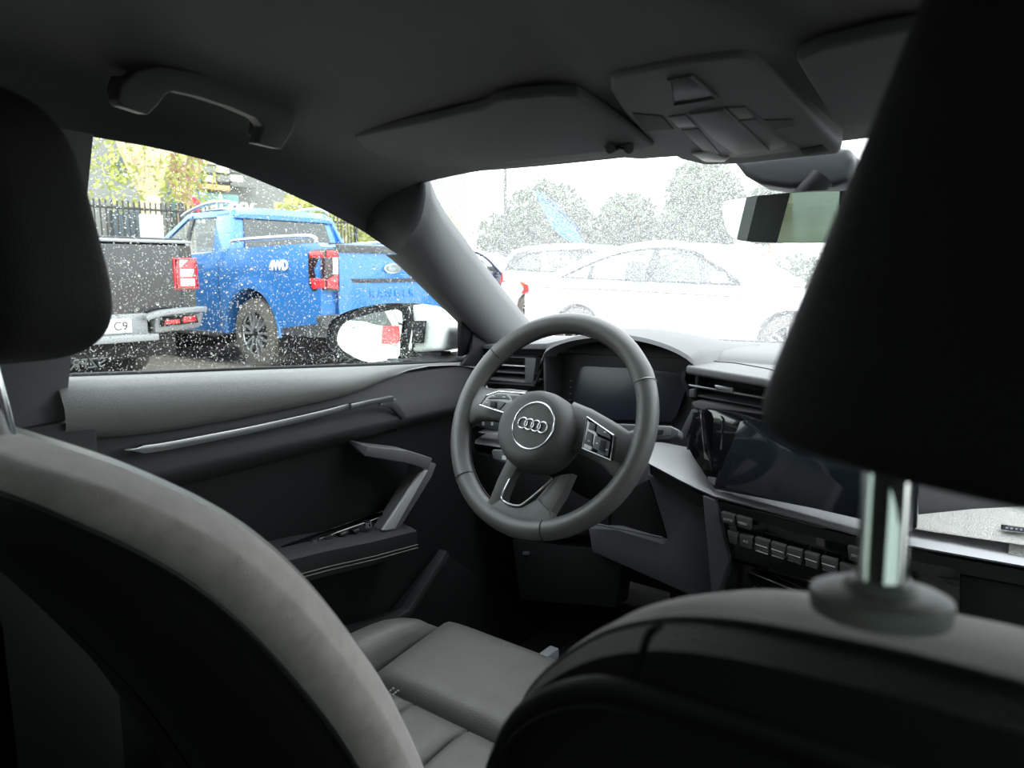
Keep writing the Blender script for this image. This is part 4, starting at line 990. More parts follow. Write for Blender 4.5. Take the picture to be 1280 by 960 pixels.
# ---- pickup truck ------------------------------------------------
def pickup(label, paint, loc, rz, kind):
    t = root('pickup_truck', label, 'pickup truck'); H = .955
    top_ = [(-1.29, 1.36), (-1.24, 1.40), (.42, 1.37), (.6, 1.34), (2.25, 1.27), (2.6, 1.22), (3.7, 1.15), (3.9, 1.08), (4.02, .95), (4.08, .75)]
    base_ = [(-1.29, .58), (-.6, .50), (.55, .38), (2.7, .38), (3.8, .42), (4.08, .45)]
    def df(c):
        x, y, z = c; s = 1 if y > 0 else -1; k = abs(y)/H
        f = 1-.035*max(0, (z-1.12)/.3)-.03*max(0, (.7-z)/.4)-.05*max(0, (x-3.3)/.8)**2
        f += .022*math.exp(-((z-.85)/.12)**2)*0
        # flared arches
        for a in (0, 3.27):
            d = sqrt((x-a)**2+(z-.42)**2); f += .026*max(0, 1-abs(d-.52)/.14) if k > .9 else 0
        x2 = x+(.05*k*k if x < -1.2 else 0)-(.22*k*k if x > 3.8 else 0)
        z2 = z+(.02*(1-k*k) if z > 1.2 and x > 2.3 else 0)
        return V((x2, y*f, z2))
    cut = [-1.1, -.8, -.65, -.5, -.25, 0, .25, .5, .65, .9, 1.5, 2.2, 2.6, 2.8, 3.0, 3.5, 3.75, 3.9]
    body('body_shell', top_, base_, [(0, .50, .42), (3.27, .50, .42)], H, paint, t, df)
    # open load bed dark top
    pane('load_bed', [(-1.22, -.80, 1.405), (.38, -.80, 1.385), (.38, .80, 1.385), (-1.22, .80, 1.405)], TRIMB, t, .02)
    # dark wheel wells
    for x in (0, 3.27):
        cyl('wheel_well', (x, -.70, .42), (x, .70, .42), .495, ARCH, t, n=24)
    for x in (0, 3.27):
        for s in (1, -1):
            wheel(t, x, s*.80, .405, .26, s)
            tube('arch_flare', [V((x+cos(a)*.515, s*.955, .42+sin(a)*.515)) for a in [radians(-4+188*i/16) for i in range(17)]], .022, paint, t, n=8)
    # cab
    zb = 1.35; zt = 1.86
    def cp(x, z, s, in_=0):  # cab side surface
        k = (z-zb)/(zt-zb); return V((x, s*(.90-.17*k-in_), z))
    RB, RT_, FT, FB = (.50, zb-.02), (.62, zt-.04), (1.45, zt-.03), (2.45, zb-.07)
    # roof
    rg = []
    for x, z, hw in ((.56, 1.78, .74), (.62, 1.855, .70), (.9, 1.885, .69), (1.3, 1.875, .69), (1.55, 1.82, .70)):
        rg.append([V((x, u*hw, z+.02*(1-u*u)-(0.03 if abs(u) == 1 else 0))) for u in (-1, -.9, -.5, 0, .5, .9, 1)]+[V((x, u*hw*.98, z-.04)) for u in (1, 0, -1)])
    loft('cab_roof', rg, paint, t)
    for s in (1, -1):
        P_ = lambda x, z: cp(x, z, s)
        def pil(nm, pts, th=.05, mt=paint): slab(nm, [P_(x, z) for x, z in pts], (0, -s*th, 0), mt, t, bev=.008)
        pil('cab_pillar', [(.44, zb-.03), (.80, zb-.03), (.90, zt-.07), (.60, zt-.05)])
        pil('cab_pillar', [(1.42, zb-.03), (1.50, zb-.03), (1.47, zt-.06), (1.40, zt-.06)], mt=TRIMB)
        pil('cab_pillar', [(2.28, zb-.06), (2.45, zb-.08), (1.58, zt-.05), (1.46, zt-.05)])
        pil('cab_pillar', [(.62, zt-.10), (1.55, zt-.11), (1.5, zt-.03), (.62, zt-.03)])
        slab('side_window', [cp(x, z, s, .015) for x, z in ((.80, zb-.03), (1.44, zb-.03), (1.42, zt-.1), (.90, zt-.1))], (0, -s*.006, 0), CGLASS, t, bev=0)
        slab('side_window', [cp(x, z, s, .015) for x, z in ((1.5, zb-.03), (2.3, zb-.06), (1.52, zt-.1), (1.48, zt-.1))], (0, -s*.006, 0), CGLASS, t, bev=0)
        if kind == 'blue':
            slab('window_line', [cp(x, z, s, -.004) for x, z in ((.72, zb-.03), (2.3, zb-.06), (2.3, zb-.045), (.72, zb-.012))], (0, -s*.01, 0), ALLOY, t, bev=0)
            tube('roof_rail', spline([V((.60, s*.70, 1.87)), V((.75, s*.70, 1.93)), V((1.2, s*.69, 1.935)), V((1.6, s*.70, 1.86)), V((1.75, s*.72, 1.80))], 5), .022, ALLOY, t)
            tube('bed_rail', spline([V((-1.12, s*.88, 1.40)), V((-1.02, s*.88, 1.47)), V((-.4, s*.88, 1.475)), V((.36, s*.88, 1.46)), V((.42, s*.88, 1.42))], 4), .022, ALLOY, t)
            for xx in (.95, 1.85):
                sweep('door_handle', [V((xx, s*.95, 1.18)), V((xx+.10, s*.975, 1.185)), V((xx+.2, s*.95, 1.18))], .02, .03, paint, t, upv=(0, 0, 1))
            for xx in (.62, 1.48, 2.45):
                tube('door_gap', [V((xx, s*.945, .5)), V((xx, s*.957, .9)), V((xx, s*.95, 1.15)), V((xx, s*.925, 1.33))], .004, ARCH, t, n=4)
            slab('running_board', [(.62, s*.80, .40), (2.66, s*.80, .40), (2.60, s*.99, .39), (.68, s*.99, .39)], (0, 0, -.05), TRIMB, t, bev=.012)
    # rear cab window
    pane('rear_window', [(.505, -.66, 1.40), (.505, .66, 1.40), (.60, .60, 1.77), (.60, -.60, 1.77)], CDARK, t)
    slab('cab_rear_wall', [(.51, -.86, 1.36), (.51, .86, 1.36), (.62, .70, 1.84), (.62, -.70, 1.84)], (.03, 0, 0), paint, t, bev=.01)
    pane('windscreen', [(2.42, -.80, 1.27), (2.42, .80, 1.27), (1.56, .66, 1.80), (1.56, -.66, 1.80)], CGLASS, t)
    slab('cabin_trim', [(.6, -.8, 1.2), (2.2, -.8, 1.2), (2.2, .8, 1.2), (.6, .8, 1.2)], (0, 0, .12), ARCH, t, bev=.02)
    for sx_ in (1.0, 1.8):
        for s in (1, -1): superell('seat_headrest', (sx_, s*.38, 1.52), (.06, .13, .10), 4, TRIMB, t, nu=12, nv=8)
    # tailgate: recessed lower, handle, emblem
    xg = -1.285
    if kind == 'blue':
        slab('tailgate', [(xg-.012, -.76, .62), (xg-.012, .76, .62), (xg-.022, .76, 1.36), (xg-.022, -.76, 1.36)], (.03, 0, 0), paint, t, bev=.012, seg=3)
        slab('tailgate_spoiler', [(xg-.05, -.76, 1.30), (xg-.05, .76, 1.30), (xg-.03, .76, 1.385), (xg-.03, -.76, 1.385)], (.06, 0, .01), TRIMB, t, bev=.015)
        slab('tailgate_crease', [(xg-.028, -.56, .985), (xg-.028, .56, .985), (xg-.032, .60, 1.03), (xg-.032, -.60, 1.03)], (.02, 0, 0), TRIMB, t, bev=.004)
        bdg = cyl('badge', (xg-.030, 0, 1.14), (xg-.045, 0, 1.14), 1, CHROME, t, n=40); bdg.data.transform(Matrix.Translation((0, 0, 1.14)) @ Matrix.Diagonal((1, .135, .055, 1)) @ Matrix.Translation((0, 0, -1.14)))
        b2 = cyl('badge_face', (xg-.040, 0, 1.14), (xg-.048, 0, 1.14), 1, mat('badge_grey', (.22, .25, .28), .35, metal=.5), t, n=40); b2.data.transform(Matrix.Translation((0, 0, 1.14)) @ Matrix.Diagonal((1, .120, .044, 1)) @ Matrix.Translation((0, 0, -1.14)))
        text('lettering', 'Ford', .075, CHROME, t, (xg-.05, 0, 1.14), (0, -1, 0), (0, 0, 1), .002)
        text('lettering', 'R A N G E R', .13, mat('embossed_blue', (.03, .24, .68), .25, metal=.3, coat=1), t, (xg-.024, 0, .86), (0, -1, 0), (0, 0, 1), .004)
        text('lettering', '4WD', .14, PLATE, t, (-.58, .975, 1.17), (-1, 0, 0), (0, 0, 1), .004, bold=.006)
        for s in (1, -1):
            tl = slab('tail_light', [(-1.30, s*.93, .92), (-1.12, s*.97, .90), (-1.06, s*.965, .98), (-1.06, s*.96, 1.28), (-1.10, s*.955, 1.33), (-1.31, s*.925, 1.34)], (0, -s*.05, 0), DKL, t, bev=.008)
            slab('tail_light', [(-1.325, s*.77, .90), (-1.30, s*.945, .92), (-1.315, s*.94, 1.34), (-1.335, s*.77, 1.34)], (.05, 0, 0), DKL, t, bev=.008)
            for pts in (((-1.30, .94, 1.25), (-1.12, .975, 1.25), (-1.10, .972, 1.31), (-1.31, .93, 1.32)), ((-1.30, .945, .94), (-1.14, .98, .93), (-1.12, .98, 1.04), (-1.30, .945, 1.03))):
                slab('red_lens', [(x, s*(y+.002), z) for x, y, z in pts], (0, -s*.01, 0), REDL, t, bev=.003)
            for pts in (((-1.338, .80, 1.25), (-1.33, .93, 1.25), (-1.335, .93, 1.32), (-1.342, .80, 1.32)), ((-1.335, .80, .93), (-1.32, .93, .94), (-1.33, .93, 1.03), (-1.338, .80, 1.08))):
                slab('red_lens', [(x, s*y, z) for x, y, z in pts], (.01, 0, 0), REDL, t, bev=.003)
            slab('clear_lens', [(-1.342, s*.80, 1.08), (-1.338, s*.86, 1.08), (-1.34, s*.86, 1.25), (-1.345, s*.80, 1.25)], (.01, 0, 0), CLEARL, t, bev=.003)
        # bumper
        for s in (1, -1):
            slab('bumper', [(-1.36, s*.42, .60), (-1.38, s*.42, .50), (-1.30, s*.94, .50), (-1.24, s*.97, .62), (-1.28, s*.96, .66), (-1.36, s*.5, .66)], (.10, 0, 0), TRIMB, t, bev=.02, seg=3)
        slab('bumper_step', [(-1.42, -.80, .615), (-1.42, .80, .615), (-1.2, .86, .60), (-1.2, -.86, .60)], (0, 0, .03), ALLOY, t, bev=.01)
        slab('bumper', [(-1.40, -.80, .50), (-1.40, .80, .50), (-1.41, .80, .612), (-1.41, -.80, .612)], (.10, 0, 0), GREYB, t, bev=.02)
        slab('side_skirt', [(-1.25, .92, .42), (-.56, .94, .42), (-.54, .95, .62), (-1.28, .94, .66)], (0, -.05, 0), TRIMB, t, bev=.01)
        slab('side_skirt', [(-1.25, -.92, .42), (-.56, -.94, .42), (-.54, -.95, .62), (-1.28, -.94, .66)], (0, .05, 0), TRIMB, t, bev=.01)
        for s in (1, -1): slab('mud_flap', [(-.44, s*.68, .16), (-.44, s*.93, .16), (-.46, s*.93, .52), (-.46, s*.68, .52)], (-.012, 0, 0), ARCH, t, bev=.002)
        cyl('spare_wheel', (-.95, 0, .36), (-.95, 0, .58), .36, TYRE, t, n=32, bev=.03)
        cyl('axle', (0, -.7, .40), (0, .7, .40), .06, TRIMB, t, n=12)
    else:
        slab('tailgate', [(xg-.015, -.78, .68), (xg-.015, .78, .68), (xg-.03, .78, 1.36), (xg-.03, -.78, 1.36)], (.03, 0, 0), paint, t, bev=.015, seg=3)
        slab('tailgate_spoiler', [(xg-.04, -.90, 1.375), (xg-.04, .90, 1.375), (xg+.3, .90, 1.41), (xg+.3, -.90, 1.41)], (0, 0, .025), GREYB, t, bev=.01)
        slab('tonneau_cover', [(xg+.05, -.86, 1.40), (xg+.05, .86, 1.40), (.40, .86, 1.40), (.40, -.86, 1.40)], (0, 0, .03), TRIMB, t, bev=.01)
        for s in (1, -1):
            slab('tail_light', [(xg-.03, s*.70, .93), (xg-.01, s*.97, .93), (xg-.03, s*.95, 1.24), (xg-.045, s*.70, 1.24)], (.06, 0, 0), REDL, t, bev=.012)
            for z in (.965, 1.055, 1.145):
                slab('lamp_cell', [(xg-.037, s*.76, z), (xg-.020, s*.92, z), (xg-.026, s*.915, z+.075), (xg-.048, s*.76, z+.075)], (.02, 0, 0), CLEARL, t, bev=.004)
            tube('lamp_frame', [(xg-.032, s*.72, .945), (xg-.014, s*.95, .945), (xg-.03, s*.935, 1.225), (xg-.05, s*.72, 1.225)], .008, DKL, t, closed=True)
            sweep('bumper_blade', spline([(xg-.10, s*.35, .68), (xg-.12, s*.50, .72), (xg-.10, s*.75, .735), (xg-.02, s*.98, .735)], 4), .12, .05, GREYB, t, upv=(0, 0, 1), bev=.01)
            slab('bumper', [(xg-.07, s*.46, .52), (xg+.04, s*.99, .55), (xg-.02, s*1.0, .70), (xg-.08, s*.46, .70)], (.12, 0, 0), GREYB, t, bev=.03, seg=3)
            slab('reflector_bay', [(xg-.085, s*.50, .585), (xg-.03, s*.93, .60), (xg-.04, s*.90, .68), (xg-.09, s*.52, .68)], (.05, 0, 0), ARCH, t, bev=.01)
            slab('reflector', [(xg-.100, s*.54, .605), (xg-.085, s*.70, .608), (xg-.088, s*.70, .65), (xg-.103, s*.55, .65)], (.02, 0, 0), REDL, t, bev=.006)
            slab('reflector', [(xg-.078, s*.74, .61), (xg-.055, s*.89, .62), (xg-.058, s*.88, .675), (xg-.080, s*.74, .67)], (.02, 0, 0), REDL, t, bev=.006)
        sweep('bumper_blade', [(xg-.11, -.44, .50), (xg-.11, .44, .50)], .12, .06, GREYB, t, upv=(0, 0, 1), bev=.01)
        slab('plate_recess', [(xg-.05, -.40, .52), (xg-.05, .40, .52), (xg-.05, .40, .72), (xg-.05, -.40, .72)], (.05, 0, 0), GREYB, t, bev=.01)
        slab('licence_plate', [(xg-.07, -.24, .55), (xg-.07, .24, .55), (xg-.07, .24, .68), (xg-.07, -.24, .68)], (.01, 0, 0), PLATE, t, bev=.003)
        text('lettering', 'C9', .11, ARCH, t, (xg-.072, -.14, .61), (0, -1, 0), (0, 0, 1), .001)
        slab('underbody', [(xg, -.7, .30), (xg, .7, .30), (xg, .7, .60), (xg, -.7, .60)], (.6, 0, 0), ARCH, t, bev=.03)
    place(t, loc, rz); return t
pickup('bright blue double cab pickup with silver bed rails', BLUE, (-7.18, 4.97, 0), pi, 'blue')
pickup('black pickup with grey rear bumper, left of the blue one', BLACKP, (-8.02, 2.17, 0), pi, 'black')
# ---- passenger cars ----------------------------------------------
def sedan(label, paint, loc, rz, style='sedan', red=True):
    t = root('car', label, 'car'); H = .91; W_ = 2.70
    if style == 'sedan':
        o = [(-1.03, .95), (-.97, 1.01), (-.45, 1.02), (.0, .99), (1.9, .93), (2.2, .90), (3.0, .81), (3.3, .74), (3.48, .63), (3.55, .52)]; bs = [(-1.03, .42), (-.9, .30), (-.4, .24), (3.2, .22), (3.55, .28)]
        roof_ = [(-.48, 1.02), (-.1, 1.2), (.35, 1.36), (.85, 1.44), (1.25, 1.43), (1.6, 1.34), (2.0, 1.12), (2.32, .92)]
        wl = [(-.28, 1.03), (0.02, 1.17), (.4, 1.31), (.85, 1.38), (1.25, 1.37), (1.55, 1.29), (1.9, 1.09), (2.12, .96)]; bz = 1.015
    else:
        o = [(-.86, 1.05), (-.8, 1.11), (-.7, 1.12), (.0, 1.08), (1.9, 1.0), (2.1, .98), (2.9, .89), (3.2, .80), (3.38, .68), (3.45, .55)]; bs = [(-.86, .45), (-.75, .33), (-.4, .25), (3.1, .23), (3.45, .30)]
        roof_ = [(-.76, 1.10), (-.70, 1.35), (-.55, 1.52), (0, 1.6), (.7, 1.62), (1.2, 1.58), (1.6, 1.42), (2.2, 1.0)]
        wl = [(-.55, 1.14), (-.42, 1.36), (-.1, 1.48), (.6, 1.52), (1.15, 1.48), (1.5, 1.34), (1.9, 1.08), (2.02, 1.03)]; bz = 1.09
    def df(c):
        x, y, z = c; k = abs(y)/H; s = 1 if y > 0 else -1
        f = 1-.05*max(0, (z-.75)/.3)-.04*max(0, (.5-z)/.3)-.010*math.exp(-((z-.62)/.07)**2)
        xn = x-(.28*k*k if x > 3.2 else 0)+(.16*k*k if x < -.8 else 0)
        return V((xn, y*f*(1-.06*max(0, (x-2.8)/.7)-.05*max(0, (-.4-x)/.6)), z+(.03*(1-k*k) if z > .7 else 0)))
    body('body_shell', o, bs, [(0, .37, .33), (W_, .37, .33)], H, paint, t, df)
    for x in (0, W_):
        cyl('wheel_well', (x, -.66, .33), (x, .66, .33), .365, ARCH, t, n=20)
        for s in (1, -1): wheel(t, x, s*.80, .325, .21, s, 5)
    # roof shell: surface from one drip rail over to the other
    def sw_(z): return .845-.30*max(0, z-bz)/.5
    rg = []
    for i, (x, z) in enumerate(roof_):
        hw = sw_(z) if 0 < i < len(roof_)-1 else sw_(z)
        rg.append([V((x, u*hw, z+.035*(1-u*u)*(1 if 1 < i < 6 else .3))) for u in (-1, -.97, -.6, -.2, .2, .6, .97, 1)])
    mid = rg[3:5] if style == 'sedan' else rg[1:6]
    k0, k1 = (2, 5) if style == 'sedan' else (2, 5)
    loft('roof', [[p for p in r] for r in rg[k0:k1+1]]+[[p-V((0, 0, .03)) for p in r] for r in rg[k0:k1+1]][::-1], paint, t, closed=False)
    # front and rear screens
    loft('rear_window', [rg[i][1:-1] for i in range(0, k0+1)], CGLASS if style == 'sedan' else CDARK, t, closed=False, fix=False)
    loft('windscreen', [rg[i][1:-1] for i in range(k1, len(rg))], CGLASS, t, closed=False, fix=False)
    for s in (1, -1):
        edge = spline([V((x, s*sw_(z), z)) for x, z in roof_], 3)
        sweep('roof_pillar', edge, .05, .07, paint, t, upv=(0, 0, 1), bev=.008)
        tube('window_frame', spline([V((x, s*(sw_(z)+.004), z)) for x, z in wl], 3)+[V((wl[0][0], s*(sw_(wl[0][1])+.004), wl[0][1]))], .014, ARCH, t, n=6)
        wls = [V((x, s*(sw_(z)-.006), z)) for x, z in wl]
        slab('side_window', wls, (0, -s*.006, 0), CGLASS, t, bev=0)
        xb = .92
        for x0, x1, zt_ in ((xb, xb+.12, 1.40 if style == 'sedan' else 1.53), (.10, .17, 1.2)):
            slab('door_pillar', [V((x0, s*(sw_(bz)+.002), bz-.02)), V((x1, s*(sw_(bz)+.002), bz-.02)), V((x1-.02, s*(sw_(zt_)+.002), zt_-.02)), V((x0, s*(sw_(zt_)+.002), zt_-.02))], (0, -s*.02, 0), ARCH, t, bev=.003)
        tube('body_crease', [V((-.75, s*.885, .90)), V((.5, s*.900, .88)), V((1.8, s*.900, .84)), V((2.7, s*.885, .80))], .009, TRIMB, t, n=5)
        for xx in (.25, 1.28): sweep('door_handle', [V((xx, s*.89, .92)), V((xx+.09, s*.915, .92)), V((xx+.18, s*.89, .915))], .02, .025, paint, t, upv=(0, 0, 1))
        for xx in (.10, 1.02, 2.0): tube('door_gap', [V((xx, s*.885, .3)), V((xx, s*.907, .6)), V((xx, s*.885, .95))], .004, ARCH, t, n=4)
        slab('side_mirror', [(1.85, s*.87, .98), (2.0, s*.87, .98), (1.96, s*.87, 1.10), (1.85, s*.87, 1.10)], (0, s*.16, 0), paint, t, bev=.025, seg=3)
        slab('tail_light', [(-1.04, s*.60, .80), (-.94, s*.86, .80), (-.78, s*.895, .84), (-.80, s*.885, .93), (-.99, s*.84, .97), (-1.04, s*.60, .95)] if style == 'sedan' else
             [(-.88, s*.68, .85), (-.80, s*.86, .85), (-.70, s*.89, .9), (-.72, s*.87, 1.1), (-.84, s*.68, 1.08)], (.01, s*.012, 0), REDL, t, bev=.004)
        for xx in (.55, 1.55): superell('seat_back', (xx, s*.36, 1.02), (.07, .22, .22), 4, TRIMB, t, nu=12, nv=8)
        slab('head_light', [(3.30, s*.60, .62), (3.02, s*.84, .66), (3.05, s*.83, .76), (3.35, s*.60, .70)], (.02, 0, .0), CLEARL, t, bev=.005)
    if style == 'sedan':
        tube('aerial', [V((-.2, 0, 1.25)), V((-.32, 0, 1.33))], .012, paint, t)
    place(t, loc, rz); return t
sedan('white saloon car seen side-on through the windscreen', WHITEP, (-4.80, 8.1, 0), radians(-1))
sedan('white hatchback parked behind the white saloon', WHITEP, (-8.6, 12.3, 0), radians(3), 'hatch')
sedan('white car far right beside the inside mirror', WHITEP, (.4, 13.0, 0), radians(35))
sedan('dark blue car at the left edge of the windscreen', mat('navy_paint', (.02, .03, .07), .3, coat=1), (-13.5, 14.6, 0), radians(5), 'hatch')
sedan('white car parked behind, seen only in the mirrors', WHITEP, (-3.55, -8.8, 0), radians(-92), 'hatch')
# ---- fence -------------------------------------------------------
fc = root('fence', 'black vertical bar fence behind the pickups', 'fence', (-15.6, 5, 0))
FM = mat('fence_black', (.03, .03, .03), .6)
def fence_line(x, y0, y1, par):
    bm = bmesh.new(); y = y0
    while y < y1:
        bmesh.ops.create_cube(bm, size=1, matrix=Matrix.Translation((x, y, 1.3)) @ Matrix.Diagonal((.02, .025, 2.5, 1))); y += .115
    o = fin('bar_row', bm, FM, par); o['kind'] = 'stuff'; 
    for z in (.2, 2.4): box('rail', (x, (y0+y1)/2, z), (.04, y1-y0, .05), FM, par)
    y = y0
    while y <= y1: box('post', (x, y, 1.3), (.08, .08, 2.6), FM, par); y += 2.5
fence_line(-15.6, -2, 13, fc)
BRICKC = mat('brown_gate_post', (.35, .2, .13), .8)
# ---- trees -------------------------------------------------------
BARK = mat('pale_bark', (.72, .60, .46), .8, var=(6, .2), bump=('n', 30, 1)); BARKB = mat('brown_bark', (.42, .27, .19), .85, var=(6, .2))
LEAFY = mat('yellow_green_leaves', (.42, .44, .13), .7, var=(1.5, .3)); LEAFD = mat('dark_leaves', (.06, .09, .035), .7, var=(1.5, .3)); LEAFG = mat('fresh_green_leaves', (.16, .25, .05), .7, var=(1.5, .3))
def leaves(blobs, n, size, mt, par):
    vs = []; fs = []; tot = sum(b[3]**2 for b in blobs)
    for (x, y, z, r) in blobs:
        for i in range(int(n*r*r/tot)):
            d = V((random.gauss(0, 1), random.gauss(0, 1), random.gauss(0, 1))).normalized()*r*random.random()**.4
            c = V((x, y, z))+V((d.x, d.y, d.z*.85)); a = V((random.gauss(0, 1), random.gauss(0, 1), random.gauss(0, 1))).normalized(); b = a.orthogonal().normalized()
            k = size*(.6+.8*random.random()); q = len(vs); vs += [c-a*k, c+b*k*.5, c+a*k, c-b*k*.5]; fs.append((q, q+1, q+2, q+3))
    me = bpy.data.meshes.new('foliage'); me.from_pydata([tuple(v) for v in vs], [], fs); me.materials.append(mt)
    o = bpy.data.objects.new('foliage', me); COL.objects.link(o); o.parent = par; o.matrix_parent_inverse = Matrix.Translation(-par.location); o['kind'] = 'stuff'
def tree(label, x, y, h0, limbs, blobs, mt, n=2500, r0=.16, bark=None, size=.09, spread=.8, rise=2.5):
    t = root('tree', label, 'tree', (x, y, 0)); bark = bark or BARK
    tube('trunk', [V((x, y, -.1)), V((x+.05, y, h0*.5)), V((x, y+.03, h0))], [r0*1.2, r0, r0*.95], bark, t, n=14)
    for k in range(limbs):
        a = 2*pi*k/limbs+.4; s = spread*random.uniform(.5, 1)
        tube('branch', spline([V((x, y, h0-.15)), V((x+cos(a)*s*.45, y+sin(a)*s*.45, h0+rise*.3)), V((x+cos(a)*s*.8, y+sin(a)*s*.8, h0+rise*.7)), V((x+cos(a)*s, y+sin(a)*s, h0+rise))], 3), [r0*.5-.03*r0*i for i in range(10)], bark, t, n=8)
    leaves(blobs, n, size, mt, t)
tree('pollarded pale barked tree behind the black pickup', -18.0, 8.55, 2.9, 9, [(-18, 8.55, 4.6, 1.9), (-18, 8.0, 3.3, 1.0), (-17.8, 9.3, 3.4, .8)], LEAFY, 1300, .24, size=.07, spread=1.1, rise=3)
tree('brown trunked tree right of the pale pollarded one', -19.5, 10.3, 3.0, 7, [(-19.5, 10.4, 4.7, 1.5), (-19.5, 10.6, 3.2, .8)], LEAFY, 800, .22, BARKB, size=.07, spread=1.0, rise=3)
tree('thin pale tree beside the driver headrest', -19.0, 6.0, 3.4, 5, [(-19, 6.2, 4.4, 1.6), (-19, 5.8, 2.9, 1.0)], LEAFG, 900, .12, size=.07)
tree('yellow green leafy tree above the blue cab roof', -20.5, 16.5, 1.6, 5, [(-20.5, 16.0, 3.3, 1.4), (-20.5, 18.3, 2.9, 1.6), (-20.3, 14.6, 2.7, .9), (-20, 20.5, 2.4, 1.4)], LEAFY, 4200, .15, size=.10)
tree('dark tree left of the blue flag', -16.5, 23.5, 2.2, 5, [(-16.5, 23.5, 3.2, 1.7), (-17.6, 22.4, 2.4, 1.3), (-15.5, 24.2, 2.6, 1.2)], LEAFD, 4200, .2, BARKB, size=.13, rise=1)
tree('dark tree right of the blue flag', -12.6, 23.5, 2.2, 5, [(-12.9, 23.5, 3.0, 1.1), (-12.9, 23.8, 2.0, 1.1)], LEAFD, 2200, .2, BARKB, size=.13, rise=.8, spread=.5)
tree('tall dark tree behind the white saloon roof', -9.9, 23.2, 2.2, 5, [(-9.9, 23.2, 3.7, 1.3), (-10.3, 23.0, 2.6, 1.2), (-9.2, 23.4, 2.9, 1.1)], LEAFD, 4200, .2, BARKB, size=.13, rise=1)
tree('slim dark tree left of the inside mirror', -7.5, 23.0, 2.2, 4, [(-7.6, 23, 3.4, .6), (-7.6, 23, 2.5, .7)], LEAFD, 1300, .12, BARKB, size=.12, rise=1, spread=.3)
# greenery and building behind the car for the mirrors
tree('leafy tree behind the car seen in the inside mirror', -9.0, -9.5, 1.5, 5, [(-9, -9.5, 2.6, 2.0), (-8.0, -7.0, 1.6, 1.3), (-11, -11.5, 2.6, 2.2)], LEAFG, 2600, .2, size=.16)
hg = root('hedge', 'low dark hedge along the far side of the lot', 'hedge', (-12, 28.5, 0))
leaves([(-21+1.4*i, 28.5, 1.0, 1.0) for i in range(16)], 6500, .12, LEAFD, hg)
# ---- street lamp, flag -------------------------------------------
lp = root('street_lamp', 'tall thin grey lamp post left of the windscreen trees', 'street lamp', (-13.8, 17.4, 0))
cyl('pole', (-13.8, 17.4, 0), (-13.8, 17.4, 6.0), .07, FM, lp, n=12, r2=.05); tube('arm', [(-13.8, 17.4, 6.0), (-13.5, 17.4, 6.3), (-12.7, 17.4, 6.35)], .04, FM, lp); box('lamp_head', (-12.5, 17.4, 6.32), (.6, .2, .1), FM, lp)
fl = root('feather_flag', 'blue feather flag on a leaning pole', 'flag', (-9.0, 15.5, 0))
fp = [PY(x, y, 15.5) for x, y in ((745, 345), (735, 315), (724, 290), (700, 265), (686, 250), (673, 242))]
fp = [V((fp[0].x+.15, 15.5, 0))]+fp
tube('pole', spline(fp, 4), .022, FM, fl)
FB_ = mat('blue_flag_cloth', (.03, .16, .62), .7)
up_ = spline([PY(x, y, 15.5) for x, y in ((732, 305), (724, 288), (702, 262), (690, 250), (672, 238))], 5)
dn_ = spline([PY(x, y, 15.5) for x, y in ((724, 305), (706, 298), (690, 284), (680, 264), (668, 240))], 5)
loft('cloth', [[a, a.lerp(b, .5)+V((0, .04*sin(i*.9), 0)), b] for i, (a, b) in enumerate(zip(up_, dn_))], FB_, fl, closed=False, fix=False)
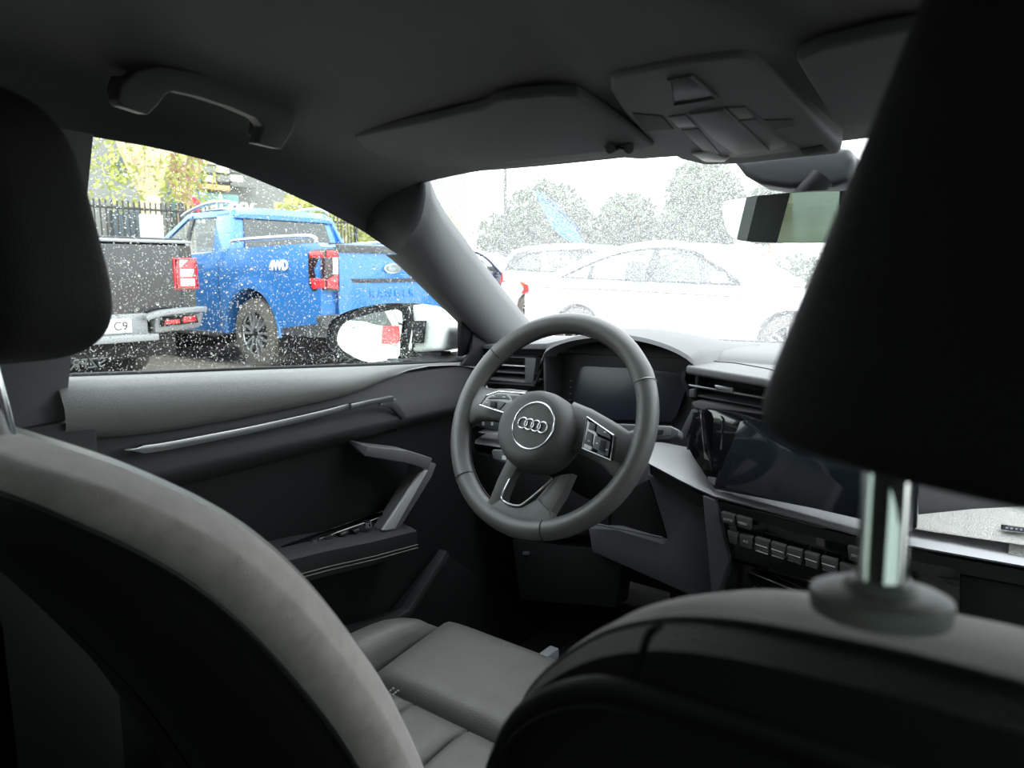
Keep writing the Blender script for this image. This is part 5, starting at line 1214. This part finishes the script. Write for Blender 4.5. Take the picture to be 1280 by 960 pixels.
# ---- buildings ---------------------------------------------------
bl = root('shop_building', 'grey and teal shop building behind the trees on the left', 'building', (-32, 20, 0))
CONC = mat('pale_cladding', (.22, .225, .21), .8, var=(.5, .12)); TEAL = mat('teal_cladding', (.16, .30, .29), .6); TEALL = mat('mint_panel', (.33, .55, .47), .5); ORNG = mat('orange_awning', (.62, .33, .18), .7); DKG = mat('shopfront_dark', (.05, .07, .09), .3)
box('wall', (-33, 14, 4.5), (2, 46, 9), CONC, bl, bev=0)
def bp(nm, x0, y0, x1, y1, X, mt, th=.25):
    a = PX(x0, y0, X); b = PX(x1, y1, X); return box(nm, ((X-th/2), (a.y+b.y)/2, (a.z+b.z)/2), (th, abs(b.y-a.y), abs(a.z-b.z)), mt, bl, bev=.02)
bp('sign_band', 222, 237, 300, 275, -31.2, TEAL, .5)
bp('panel', 224, 195, 252, 212, -31.4, TEALL); bp('panel', 224, 214, 252, 236, -31.4, TEAL); bp('panel', 228, 228, 246, 237, -31.1, TEALL)
for i in range(3):
    for j in range(3): bp('panel', 254+i*17, 196+j*11, 270+i*17, 206+j*11, -31.4, CONC if (i+j) % 2 else mat('cream_cladding', (.6, .58, .5), .8))
bp('awning', 253, 229, 288, 239, -31.0, ORNG, .6)
bp('panel', 290, 226, 320, 236, -31.4, CONC)
bp('shop_window', 224, 276, 262, 320, -31.6, DKG); bp('shop_window', 140, 262, 205, 320, -31.6, DKG); bp('window', 186, 190, 200, 215, -31.8, DKG); bp('window', 146, 196, 160, 225, -31.8, DKG)
bp('notice_board', 183, 284, 196, 300, -15.9, PLATE, .05) if 0 else None
text('lettering', 'Galaxy', 1.15, PLATE, bl, PX(279, 256, -30.8), (0, 1, 0), (0, 0, 1), .05)
lg = PX(241, 255, -30.8)
cyl('logo', lg+V((0, -.1, -.1)), lg+V((.1, -.1, -.1)), .42, REDL if 0 else mat('logo_red', (.75, .04, .07), .5), bl, n=24)
slab('logo_leaf', [lg+V((.12, .05, .25)), lg+V((.12, .25, .55)), lg+V((.12, .32, .2))], (-.05, 0, 0), mat('logo_blue', (.05, .12, .4), .5), bl, bev=0)
for k in range(4): box('lettering', lg+V((.1, -.45+.27*k, -.72)), (.05, .2, .18), PLATE, bl, bev=0)
box('notice_board', PX(190, 291, -15.55), (.03, .5, .75), PLATE, fc, bev=.01)
b3 = root('white_office_building', 'long pale building far beyond the windscreen', 'building', (-10, 45, 0))
box('wall', (-8, 46, 3), (40, 4, 6), mat('white_render', (.75, .75, .74), .8), b3, bev=0)
for i in range(14): box('window', (-26+i*2.8, 43.97, 3.4), (1.5, .1, 1.3), DKG, b3, bev=0)
